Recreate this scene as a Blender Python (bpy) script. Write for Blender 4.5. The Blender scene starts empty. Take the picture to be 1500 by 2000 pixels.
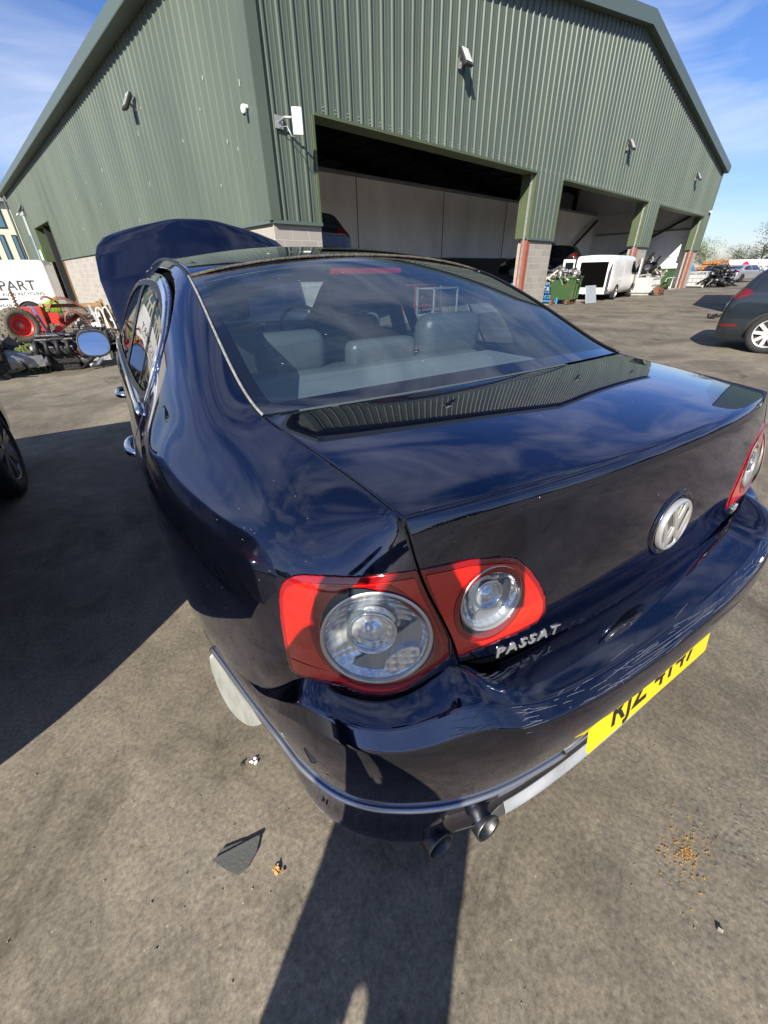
import bpy, bmesh, math, random
import numpy as np
from mathutils import Vector, Matrix, Euler
R = math.radians
rnd = random.Random(7)
scene = bpy.context.scene
COL = scene.collection

# ------------------------------------------------------------------ camera
CAM_POS = np.array([-0.8892, -0.1412, 1.3559])
YAW, PITCH, ROLL, FPX = 0.546192, 0.536860, -0.019279, 785.69
def cam_axes():
    f = np.array([math.sin(YAW) * math.cos(PITCH), math.cos(YAW) * math.cos(PITCH), -math.sin(PITCH)])
    r = np.array([math.cos(YAW), -math.sin(YAW), 0.0])
    u = np.cross(r, f)
    c, s = math.cos(ROLL), math.sin(ROLL)
    return c * r + s * u, -s * r + c * u, f
cr_, cu_, cf_ = cam_axes()
cam = bpy.data.cameras.new("camera")
cam_o = bpy.data.objects.new("camera", cam)
COL.objects.link(cam_o)
cam_o.matrix_world = Matrix(((cr_[0], cu_[0], -cf_[0], CAM_POS[0]), (cr_[1], cu_[1], -cf_[1], CAM_POS[1]),
                             (cr_[2], cu_[2], -cf_[2], CAM_POS[2]), (0, 0, 0, 1)))
cam.sensor_fit = 'VERTICAL'
cam.sensor_height = 36.0
cam.lens = FPX / 2000.0 * 36.0
cam.clip_start = 0.02
cam.clip_end = 3000
scene.camera = cam_o

# ------------------------------------------------------------------ world and sun
SUN_AZ = 230.0      # compass bearing of the sun, clockwise from +Y
SUN_EL = 31.0
world = bpy.data.worlds.new("World")
scene.world = world
world.use_nodes = True
wn, wl = world.node_tree.nodes, world.node_tree.links
wn.clear()
w_out = wn.new('ShaderNodeOutputWorld')
w_bg = wn.new('ShaderNodeBackground')
w_sky = wn.new('ShaderNodeTexSky')
w_sky.sky_type = 'NISHITA'
w_sky.sun_disc = False
w_sky.sun_elevation = R(SUN_EL)
w_sky.sun_rotation = R(SUN_AZ)
w_sky.air_density = 1.1
w_sky.dust_density = 0.3
w_sky.ozone_density = 3.0
w_tc = wn.new('ShaderNodeTexCoord')
w_map = wn.new('ShaderNodeMapping')
w_map.inputs['Scale'].default_value = (1.0, 2.6, 5.0)
w_map.inputs['Rotation'].default_value = (0.15, 0.25, 0.9)
w_noi = wn.new('ShaderNodeTexNoise')
w_noi.inputs['Scale'].default_value = 1.9
w_noi.inputs['Detail'].default_value = 9
w_noi.inputs['Roughness'].default_value = 0.55
w_noi.inputs['Distortion'].default_value = 0.5
w_rmp = wn.new('ShaderNodeValToRGB')
w_rmp.color_ramp.elements[0].position = 0.43
w_rmp.color_ramp.elements[1].position = 0.80
w_mix = wn.new('ShaderNodeMix')
w_mix.data_type = 'RGBA'
w_mul = wn.new('ShaderNodeMath'); w_mul.operation = 'MULTIPLY'; w_mul.inputs[1].default_value = 0.75
wl.new(w_tc.outputs['Generated'], w_map.inputs['Vector'])
wl.new(w_map.outputs['Vector'], w_noi.inputs['Vector'])
wl.new(w_noi.outputs['Fac'], w_rmp.inputs['Fac'])
wl.new(w_rmp.outputs['Color'], w_mul.inputs[0])
wl.new(w_mul.outputs[0], w_mix.inputs[0])
w_hsv = wn.new('ShaderNodeHueSaturation'); w_hsv.inputs['Saturation'].default_value = 1.15
w_tint = wn.new('ShaderNodeMix'); w_tint.data_type = 'RGBA'; w_tint.blend_type = 'MULTIPLY'; w_tint.inputs[0].default_value = 1.0
w_tint.inputs[7].default_value = (0.84, 0.88, 1.20, 1)
wl.new(w_sky.outputs['Color'], w_hsv.inputs['Color']); wl.new(w_hsv.outputs['Color'], w_tint.inputs[6]); wl.new(w_tint.outputs[2], w_mix.inputs[6])
w_mix.inputs[7].default_value = (8.0, 8.6, 9.8, 1)
wl.new(w_mix.outputs[2], w_bg.inputs['Color'])
w_bg.inputs['Strength'].default_value = 0.064
wl.new(w_bg.outputs['Background'], w_out.inputs['Surface'])

sun = bpy.data.lights.new("sun", 'SUN')
sun.energy = 5.0
sun.angle = R(0.53)
sun.color = (1.0, 0.93, 0.82)
sun_o = bpy.data.objects.new("sun", sun)
COL.objects.link(sun_o)
sd = Vector((math.sin(R(SUN_AZ)) * math.cos(R(SUN_EL)), math.cos(R(SUN_AZ)) * math.cos(R(SUN_EL)), math.sin(R(SUN_EL))))
sun_o.rotation_euler = sd.to_track_quat('Z', 'Y').to_euler()
sun_o.location = (-20, -20, 30)

scene.view_settings.view_transform = 'Standard'
scene.view_settings.look = 'None'
scene.view_settings.gamma = 1
scene.view_settings.exposure = 0.92
scene.view_settings.use_curve_mapping = False
scene.cycles.max_bounces = 10
scene.cycles.glossy_bounces = 6
scene.cycles.transmission_bounces = 8
scene.cycles.transparent_max_bounces = 12
scene.cycles.caustics_reflective = False
scene.cycles.caustics_refractive = False
scene.cycles.sample_clamp_indirect = 6.0

# ------------------------------------------------------------------ materials
def mat(name, color, rough=0.5, metal=0.0, coat=0.0, coat_rough=0.03, spec=0.5, var=0.0, vscale=3.0, bump=0.0, bscale=40.0,
        emit=None, alpha=1.0, var2=None, trans=0.0, ior=1.45, stretch=(1, 1, 1), rvar=0.0, vcolor=None, vpos=(0.4, 0.7)):
    m = bpy.data.materials.new(name)
    m.use_nodes = True
    nt = m.node_tree
    b = nt.nodes['Principled BSDF']
    b.inputs['Base Color'].default_value = (*color, 1)
    b.inputs['Roughness'].default_value = rough
    b.inputs['Metallic'].default_value = metal
    b.inputs['Coat Weight'].default_value = coat
    b.inputs['Coat Roughness'].default_value = coat_rough
    b.inputs['Specular IOR Level'].default_value = spec
    b.inputs['IOR'].default_value = ior
    b.inputs['Transmission Weight'].default_value = trans
    b.inputs['Alpha'].default_value = alpha
    if emit:
        b.inputs['Emission Color'].default_value = (*emit[:3], 1)
        b.inputs['Emission Strength'].default_value = emit[3]
    if var > 0 or bump > 0 or rvar > 0 or vcolor:
        tc = nt.nodes.new('ShaderNodeTexCoord')
        mp = nt.nodes.new('ShaderNodeMapping')
        mp.inputs['Scale'].default_value = stretch
        nt.links.new(tc.outputs['Object'], mp.inputs['Vector'])
        n = nt.nodes.new('ShaderNodeTexNoise')
        n.inputs['Scale'].default_value = vscale
        n.inputs['Detail'].default_value = 8
        n.inputs['Roughness'].default_value = 0.6
        nt.links.new(mp.outputs['Vector'], n.inputs['Vector'])
        if var > 0 or vcolor:
            rp = nt.nodes.new('ShaderNodeValToRGB')
            c0 = tuple(max(0, x * (1 - var)) for x in color)
            c1 = vcolor if vcolor else tuple(min(1, x * (1 + var)) for x in color)
            rp.color_ramp.elements[0].color = (*c0, 1)
            rp.color_ramp.elements[1].color = (*c1, 1)
            if vcolor:
                rp.color_ramp.elements[0].position, rp.color_ramp.elements[1].position = vpos
            else:
                rp.color_ramp.elements[0].position = 0.3
                rp.color_ramp.elements[1].position = 0.7
            nt.links.new(n.outputs['Fac'], rp.inputs['Fac'])
            nt.links.new(rp.outputs['Color'], b.inputs['Base Color'])
        if rvar > 0:
            mr = nt.nodes.new('ShaderNodeMapRange')
            mr.inputs['From Min'].default_value = 0.3
            mr.inputs['From Max'].default_value = 0.7
            mr.inputs['To Min'].default_value = max(0, rough - rvar)
            mr.inputs['To Max'].default_value = min(1, rough + rvar)
            nt.links.new(n.outputs['Fac'], mr.inputs['Value'])
            nt.links.new(mr.outputs['Result'], b.inputs['Roughness'])
        if bump > 0:
            n2 = nt.nodes.new('ShaderNodeTexNoise')
            n2.inputs['Scale'].default_value = bscale
            n2.inputs['Detail'].default_value = 6
            nt.links.new(mp.outputs['Vector'], n2.inputs['Vector'])
            bp = nt.nodes.new('ShaderNodeBump')
            bp.inputs['Strength'].default_value = bump
            bp.inputs['Distance'].default_value = 0.02
            nt.links.new(n2.outputs['Fac'], bp.inputs['Height'])
            nt.links.new(bp.outputs['Normal'], b.inputs['Normal'])
    return m

# ------------------------------------------------------------------ object helpers
def link(o, parent=None):
    COL.objects.link(o)
    if parent is not None:
        o.parent = parent
    return o
def tag(o, label=None, cat=None, group=None, kind=None):
    if label: o['label'] = label
    if cat: o['category'] = cat
    if group: o['group'] = group
    if kind: o['kind'] = kind
    return o
def empty(name, loc=(0, 0, 0), rz=0.0, label=None, cat=None, group=None):
    o = bpy.data.objects.new(name, None)
    COL.objects.link(o)
    o.location = loc
    o.rotation_euler = (0, 0, rz)
    o.empty_display_size = 0.2
    return tag(o, label, cat, group)
def from_pydata(name, verts, faces, m=None, parent=None, smooth=False):
    me = bpy.data.meshes.new(name)
    me.from_pydata([tuple(map(float, v)) for v in verts], [], faces)
    me.update()
    o = bpy.data.objects.new(name, me)
    if m: me.materials.append(m)
    if smooth:
        me.polygons.foreach_set('use_smooth', [True] * len(me.polygons))
    return link(o, parent)
class MB:
    """collects simple shapes into one mesh"""
    def __init__(self):
        self.v, self.f, self.mi, self.sm = [], [], [], []
        self.cur = 0
    def add(self, vs, fs, smooth=False):
        b = len(self.v)
        if not hasattr(self, 'marks'): self.marks = []
        self.marks.append((b, len(self.f)))
        self.v += [tuple(map(float, x)) for x in vs]
        for f in fs:
            self.f.append([b + i for i in f]); self.mi.append(self.cur); self.sm.append(smooth)
    def box(self, c, s, rot=None):
        x, y, z = s[0] / 2, s[1] / 2, s[2] / 2
        vs = [Vector(p) for p in ((-x, -y, -z), (x, -y, -z), (x, y, -z), (-x, y, -z), (-x, -y, z), (x, -y, z), (x, y, z), (-x, y, z))]
        if rot is not None:
            e = Euler(rot).to_matrix()
            vs = [e @ p for p in vs]
        vs = [p + Vector(c) for p in vs]
        self.add(vs, [(0, 3, 2, 1), (4, 5, 6, 7), (0, 1, 5, 4), (1, 2, 6, 5), (2, 3, 7, 6), (3, 0, 4, 7)])
        return self
    def bx(self, x0, x1, y0, y1, z0, z1):
        return self.box(((x0 + x1) / 2, (y0 + y1) / 2, (z0 + z1) / 2), (abs(x1 - x0), abs(y1 - y0), abs(z1 - z0)))
    def beam(self, a, b, w, h=None, up=(0, 0, 1)):
        a, b = Vector(a), Vector(b)
        d = (b - a).normalized()
        u = Vector(up)
        if abs(d.dot(u)) > 0.98: u = Vector((1, 0, 0))
        s = d.cross(u).normalized(); u = s.cross(d).normalized()
        h = h or w
        vs = []
        for p in (a, b):
            for i, j in ((-1, -1), (1, -1), (1, 1), (-1, 1)):
                vs.append(p + s * (i * w / 2) + u * (j * h / 2))
        self.add(vs, [(3, 2, 1, 0), (4, 5, 6, 7), (0, 1, 5, 4), (1, 2, 6, 5), (2, 3, 7, 6), (3, 0, 4, 7)])
        return self
    def tube(self, pts, r, n=10, caps=True):
        pts = [Vector(p) for p in pts]
        rs = r if isinstance(r, (list, tuple)) else [r] * len(pts)
        vs, fs = [], []
        prev = None
        for i, p in enumerate(pts):
            d = (pts[min(i + 1, len(pts) - 1)] - pts[max(i - 1, 0)]).normalized()
            if prev is None:
                s = d.cross(Vector((0, 0, 1)))
                if s.length < 1e-3: s = d.cross(Vector((1, 0, 0)))
                s.normalize()
            else:
                s = (prev - d * prev.dot(d))
                if s.length < 1e-5: s = d.orthogonal()
                s.normalize()
            prev = s
            t = d.cross(s)
            for k in range(n):
                a = 2 * math.pi * k / n
                vs.append(p + (s * math.cos(a) + t * math.sin(a)) * rs[i])
        for i in range(len(pts) - 1):
            for k in range(n):
                k2 = (k + 1) % n
                fs.append((i * n + k, i * n + k2, (i + 1) * n + k2, (i + 1) * n + k))
        if caps:
            fs.append(tuple(range(n - 1, -1, -1)))
            fs.append(tuple((len(pts) - 1) * n + k for k in range(n)))
        self.add(vs, fs, True)
        return self
    def lathe(self, prof, axis_o=(0, 0, 0), axis='x', n=48, mx=None):
        """prof: list of (r, h) along axis"""
        vs, fs = [], []
        for r, h in prof:
            for k in range(n):
                a = 2 * math.pi * k / n
                p = (h, r * math.cos(a), r * math.sin(a)) if axis == 'x' else ((r * math.cos(a), h, r * math.sin(a)) if axis == 'y' else (r * math.cos(a), r * math.sin(a), h))
                p = Vector(p)
                if mx is not None: p = mx @ p
                vs.append(p + Vector(axis_o))
        for i in range(len(prof) - 1):
            for k in range(n):
                k2 = (k + 1) % n
                fs.append((i * n + k, i * n + k2, (i + 1) * n + k2, (i + 1) * n + k))
        self.add(vs, fs, True)
        return self
    def prism(self, poly, ext, o=(0, 0, 0), ax=((1, 0, 0), (0, 0, 1)), smooth=False):
        """polygon (a,b) on plane ax through o, extruded by vector ext"""
        A, B, O, E = Vector(ax[0]), Vector(ax[1]), Vector(o), Vector(ext)
        n = len(poly)
        vs = [O + A * a + B * b for a, b in poly]
        vs += [p + E for p in vs]
        self.add(vs, [tuple(range(n)), tuple(range(2 * n - 1, n - 1, -1))] +
                 [(i, i + n, (i + 1) % n + n, (i + 1) % n) for i in range(n)], smooth)
        return self
    def build(self, name, mats, parent=None, bevel=0.0, recalc=False):
        me = bpy.data.meshes.new(name)
        me.from_pydata(self.v, [], self.f)
        if not isinstance(mats, (list, tuple)): mats = [mats]
        for m in mats: me.materials.append(m)
        me.polygons.foreach_set('material_index', self.mi)
        me.polygons.foreach_set('use_smooth', self.sm)
        me.update()
        if recalc:
            bm = bmesh.new(); bm.from_mesh(me); bmesh.ops.recalc_face_normals(bm, faces=bm.faces); bm.to_mesh(me); bm.free()
        o = bpy.data.objects.new(name, me)
        if bevel > 0:
            md = o.modifiers.new('bevel', 'BEVEL'); md.width = bevel; md.segments = 2; md.limit_method = 'ANGLE'; md.angle_limit = R(40)
        return link(o, parent)
def build_each(mb, name, m, parent):
    """one object for every shape that was added"""
    mk = mb.marks + [(len(mb.v), len(mb.f))]
    for (v0, f0), (v1, f1) in zip(mk[:-1], mk[1:]):
        from_pydata(name, mb.v[v0:v1], [[i - v0 for i in f] for f in mb.f[f0:f1]], m, parent)
def copy_tree(o, parent=None):
    c = o.copy(); COL.objects.link(c); c.parent = parent
    for ch in list(o.children): copy_tree(ch, c)
    return c
def text_mesh(name, body, size, m, depth=0.002, shear=0.0, parent=None, mw=None, bold=0.0, spacing=1.0, xs=1.0):
    cu = bpy.data.curves.new(name, 'FONT')
    cu.body = body; cu.size = size; cu.extrude = depth; cu.shear = shear; cu.offset = bold; cu.space_character = spacing
    cu.align_x = 'CENTER'; cu.align_y = 'CENTER'
    cu.resolution_u = 4
    to = bpy.data.objects.new(name + '_tmp', cu)
    COL.objects.link(to)
    dg = bpy.context.evaluated_depsgraph_get(); dg.update()
    me = bpy.data.meshes.new_from_object(to.evaluated_get(dg))
    bpy.data.objects.remove(to); bpy.data.curves.remove(cu)
    if mw is not None:
        me.transform(mw @ Matrix.Diagonal((xs, 1, 1, 1)))
    me.materials.clear(); me.materials.append(m)
    o = bpy.data.objects.new(name, me)
    return link(o, parent)

# ------------------------------------------------------------------ smooth surfaces
def bspl(ctrl, n, axis=0):
    """clamped uniform cubic B-spline through a control array along an axis"""
    P = np.moveaxis(np.asarray(ctrl, float), axis, 0)
    k = len(P)
    kn = np.concatenate([[0, 0, 0], np.linspace(0, 1, k - 2), [1, 1, 1]])
    us = np.linspace(0, 1, n); us[-1] = 1 - 1e-9
    B = np.zeros((n, k))
    for i, u in enumerate(us):
        N = np.array([1.0 if kn[j] <= u < kn[j + 1] else 0.0 for j in range(k + 3)])
        for d in range(1, 4):
            M_ = np.zeros(k + 3 - d)
            for j in range(k + 3 - d):
                a = (u - kn[j]) / (kn[j + d] - kn[j]) * N[j] if kn[j + d] > kn[j] else 0
                b = (kn[j + d + 1] - u) / (kn[j + d + 1] - kn[j + 1]) * N[j + 1] if kn[j + d + 1] > kn[j + 1] else 0
                M_[j] = a + b
            N = M_
        B[i] = N[:k]
    out = np.tensordot(B, P, axes=(1, 0))
    return np.moveaxis(out, 0, axis)
def surf(ctrl, m, n):
    return bspl(bspl(ctrl, m, 0), n, 1)
def normals(G):
    du = np.gradient(G, axis=0); dv = np.gradient(G, axis=1)
    N = np.cross(du, dv)
    return N / (np.linalg.norm(N, axis=2, keepdims=True) + 1e-12)
def poly_sdf(X, Y, poly):
    """signed distance (negative inside) of points to polygon"""
    P = np.asarray(poly, float)
    d2 = np.full(X.shape, 1e18); ins = np.zeros(X.shape, bool)
    n = len(P)
    for i in range(n):
        a, b = P[i], P[(i + 1) % n]
        ex, ey = b - a
        wx, wy = X - a[0], Y - a[1]
        t = np.clip((wx * ex + wy * ey) / (ex * ex + ey * ey + 1e-18), 0, 1)
        dx, dy = wx - t * ex, wy - t * ey
        d2 = np.minimum(d2, dx * dx + dy * dy)
        c = ((a[1] <= Y) & (b[1] > Y)) | ((b[1] <= Y) & (a[1] > Y))
        with np.errstate(divide='ignore', invalid='ignore'):
            xi = a[0] + (Y - a[1]) / (b[1] - a[1] + 1e-18) * ex
        ins ^= c & (X < xi)
    d = np.sqrt(d2)
    return np.where(ins, -d, d)
def rpoly(pts, n=6, it=2):
    """chaikin-round a polygon"""
    P = [np.array(p, float) for p in pts]
    for _ in range(it):
        Q = []
        for i in range(len(P)):
            a, b = P[i], P[(i + 1) % len(P)]
            Q += [a * .78 + b * .22, a * .22 + b * .78]
        P = Q
    return np.array(P)
def clip_grid(name, G, fs, m, parent=None, flip=False, off=0.0, smooth=True, thick=0.0):
    """mesh of the part of grid G where every f in fs is negative"""
    G = np.asarray(G)
    N = normals(G)
    if flip: N = -N
    if off: G = G + N * off
    a, b = G.shape[:2]
    F = np.stack(list(fs), 2) if fs else np.full((a, b, 1), -1.0)
    inside = (F < 0).all(2)
    verts, faces, vmap, emap = [], [], {}, {}
    def gv(i, j):
        k = (i, j)
        if k not in vmap:
            vmap[k] = len(verts); verts.append(G[i, j])
        return vmap[k]
    c_in = inside[:-1, :-1].astype(int) + inside[1:, :-1] + inside[1:, 1:] + inside[:-1, 1:]
    Fm = np.minimum(np.minimum(F[:-1, :-1], F[1:, :-1]), np.minimum(F[1:, 1:], F[:-1, 1:]))
    pos = (Fm >= 0).any(2)
    for i in range(a - 1):
        for j in range(b - 1):
            if c_in[i, j] == 4:
                q = [gv(i, j), gv(i + 1, j), gv(i + 1, j + 1), gv(i, j + 1)]
                faces.append(q[::-1] if flip else q)
            elif not pos[i, j]:
                poly = [((p), G[p], F[p]) for p in ((i, j), (i + 1, j), (i + 1, j + 1), (i, j + 1))]
                for k in range(F.shape[2]):
                    out = []
                    for t in range(len(poly)):
                        A, B = poly[t], poly[(t + 1) % len(poly)]
                        fa, fb = A[2][k], B[2][k]
                        if fa < 0: out.append(A)
                        if (fa < 0) != (fb < 0):
                            s = fa / (fa - fb)
                            key = (min(str(A[0]), str(B[0])), max(str(A[0]), str(B[0])), k)
                            out.append((key, A[1] + (B[1] - A[1]) * s, A[2] + (B[2] - A[2]) * s))
                    poly = out
                    if len(poly) < 3: break
                if len(poly) >= 3:
                    idx = []
                    for key, p, _ in poly:
                        if isinstance(key, tuple) and len(key) == 2 and isinstance(key[0], int):
                            idx.append(gv(*key))
                        else:
                            if key not in emap:
                                emap[key] = len(verts); verts.append(p)
                            if emap[key] not in idx: idx.append(emap[key])
                    if len(idx) >= 3: faces.append(idx[::-1] if flip else idx)
    if not faces: return None
    o = from_pydata(name, verts, faces, m, parent, smooth)
    if thick:
        md = o.modifiers.new('solid', 'SOLIDIFY'); md.thickness = thick; md.offset = -1; md.use_rim = True
    return o
def mirror_of(o, name=None):
    """mesh copy mirrored across x=0 as its own object under the same parent"""
    me = o.data.copy()
    me.transform(Matrix.Diagonal((-1, 1, 1, 1))); me.flip_normals()
    c = bpy.data.objects.new(name or o.name.split('.')[0], me)
    for md in o.modifiers:
        n = c.modifiers.new(md.name, md.type)
        if md.type == 'SOLIDIFY': n.thickness = md.thickness; n.offset = md.offset
        if md.type == 'BEVEL': n.width = md.width; n.segments = md.segments
    link(c, o.parent)
    for k in ('label',):
        if k in o: c[k] = o[k]
    return c
# ================================================================== the dark blue saloon
PAINT = mat('navy_paint', (0.0018, 0.0052, 0.030), rough=0.12, metal=0.9, coat=1.0, coat_rough=0.008, spec=0.3, var=0.12, vscale=2.0)
_nt = PAINT.node_tree; _b = _nt.nodes['Principled BSDF']
def dust_and_haze(m, amt=0.05, col=(0.20, 0.22, 0.26), sc=220.0, thr=0.70):
    """fine dust specks, and a thin bluish film standing for sunlit flake haze"""
    nt = m.node_tree; b = nt.nodes['Principled BSDF']
    old = b.inputs['Base Color'].links[0].from_socket if b.inputs['Base Color'].links else None
    tc = nt.nodes.new('ShaderNodeTexCoord')
    n = nt.nodes.new('ShaderNodeTexNoise'); n.inputs['Scale'].default_value = sc; n.inputs['Detail'].default_value = 3
    n2 = nt.nodes.new('ShaderNodeTexNoise'); n2.inputs['Scale'].default_value = 3.0; n2.inputs['Detail'].default_value = 5
    nt.links.new(tc.outputs['Object'], n.inputs['Vector']); nt.links.new(tc.outputs['Object'], n2.inputs['Vector'])
    r = nt.nodes.new('ShaderNodeMapRange'); r.inputs['From Min'].default_value = thr; r.inputs['From Max'].default_value = thr + .05
    nt.links.new(n.outputs['Fac'], r.inputs['Value'])
    r2 = nt.nodes.new('ShaderNodeMapRange'); r2.inputs['From Min'].default_value = 0.35; r2.inputs['From Max'].default_value = 0.75
    r2.inputs['To Min'].default_value = 0.3; r2.inputs['To Max'].default_value = 1.0
    nt.links.new(n2.outputs['Fac'], r2.inputs['Value'])
    mu = nt.nodes.new('ShaderNodeMath'); mu.operation = 'MULTIPLY'; mu.use_clamp = True
    nt.links.new(r.outputs['Result'], mu.inputs[0]); nt.links.new(r2.outputs['Result'], mu.inputs[1])
    ad = nt.nodes.new('ShaderNodeMath'); ad.operation = 'MULTIPLY_ADD'; ad.inputs[1].default_value = 0.5
    nt.links.new(mu.outputs[0], ad.inputs[0])
    m3 = nt.nodes.new('ShaderNodeMath'); m3.operation = 'MULTIPLY'; m3.inputs[1].default_value = amt
    nt.links.new(r2.outputs['Result'], m3.inputs[0]); nt.links.new(m3.outputs[0], ad.inputs[2])
    mx = nt.nodes.new('ShaderNodeMix'); mx.data_type = 'RGBA'
    nt.links.new(ad.outputs[0], mx.inputs[0])
    if old: nt.links.new(old, mx.inputs[6])
    else: mx.inputs[6].default_value = b.inputs['Base Color'].default_value
    mx.inputs[7].default_value = (*col, 1)
    nt.links.new(mx.outputs[2], b.inputs['Base Color'])
PAINT.node_tree.nodes['Principled BSDF'].inputs['Coat IOR'].default_value = 1.72
PAINT.node_tree.nodes['Principled BSDF'].inputs['Specular Tint'].default_value = (.12, .25, .60, 1)
dust_and_haze(PAINT, 0.110, sc=260.0, thr=0.69)  # dust specks plus the paint's sunlit haze, put into the base colour
BLACKTRIM = mat('black_trim', (0.008, 0.008, 0.009), rough=0.45)
GAP = mat('gap_black', (0.002, 0.002, 0.002), rough=0.9, spec=0.05)
CHROME = mat('chrome', (0.75, 0.76, 0.78), rough=0.06, metal=1.0)
SATIN = mat('satin_metal', (0.45, 0.46, 0.48), rough=0.28, metal=1.0, var=0.15, vscale=30)
LIPGREY = mat('grey_valance_plastic', (0.27, 0.285, 0.30), rough=0.5, var=0.25, vscale=14)
CARPET = mat('parcel_shelf_cloth', (0.12, 0.13, 0.135), rough=0.95, bump=0.3, bscale=300)
LEATHER = mat('grey_leather', (0.065, 0.07, 0.072), rough=0.33, bump=0.15, bscale=180)
TYRE = mat('tyre_rubber', (0.018, 0.018, 0.018), rough=0.75, bump=0.3, bscale=60)
def glass_mat(name, tint, refl=1.0, rough=0.0, base_alpha=0.0):
    m = bpy.data.materials.new(name); m.use_nodes = True
    nt = m.node_tree; nt.nodes.clear()
    o = nt.nodes.new('ShaderNodeOutputMaterial')
    t = nt.nodes.new('ShaderNodeBsdfTransparent'); t.inputs['Color'].default_value = (*tint, 1)
    g = nt.nodes.new('ShaderNodeBsdfGlossy'); g.inputs['Roughness'].default_value = rough
    f = nt.nodes.new('ShaderNodeFresnel'); ior_ = 1.52 + 0.25 * (refl - 1)
    ge = nt.nodes.new('ShaderNodeNewGeometry'); mr = nt.nodes.new('ShaderNodeMapRange')   # a thin pane: same reflectance from both sides
    mr.inputs['To Min'].default_value = ior_; mr.inputs['To Max'].default_value = 1 / ior_
    nt.links.new(ge.outputs['Backfacing'], mr.inputs['Value']); nt.links.new(mr.outputs['Result'], f.inputs['IOR'])
    mx = nt.nodes.new('ShaderNodeMixShader')
    nt.links.new(f.outputs[0], mx.inputs[0]); nt.links.new(t.outputs[0], mx.inputs[1]); nt.links.new(g.outputs[0], mx.inputs[2])
    d = nt.nodes.new('ShaderNodeBsdfDiffuse'); d.inputs['Color'].default_value = (0.24, 0.36, 0.46, 1)  # bluish diffuse veil paints haze and sky reflection into the pane
    mx2 = nt.nodes.new('ShaderNodeMixShader'); mx2.inputs[0].default_value = base_alpha
    nt.links.new(mx.outputs[0], mx2.inputs[1]); nt.links.new(d.outputs[0], mx2.inputs[2])
    nt.links.new(mx2.outputs[0], o.inputs[0])
    return m
GLASS = glass_mat('sky_tinted_car_glass', (0.82, 0.95, 1.0), 3.8, base_alpha=0.032)  # cyan tint and veil carry the mirrored sky in the glass colour
SIDEGLASS = glass_mat('side_glass', (0.28, 0.32, 0.32), 2.5, base_alpha=0.01)

saloon = empty('saloon_car', (0, 2.4, 0), 0, 'dark navy saloon filling the foreground, bonnet raised, yellow number plate towards the viewer', 'car')
SX = Matrix.Translation((0, -2.4, 0))
def own(o, parent=None):
    """parent a world-space mesh to the car, whose empty stands at (0,2.4,0)"""
    o.parent = parent or saloon
    if parent is None: o.location = (0, -2.4, 0)
    return o

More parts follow.
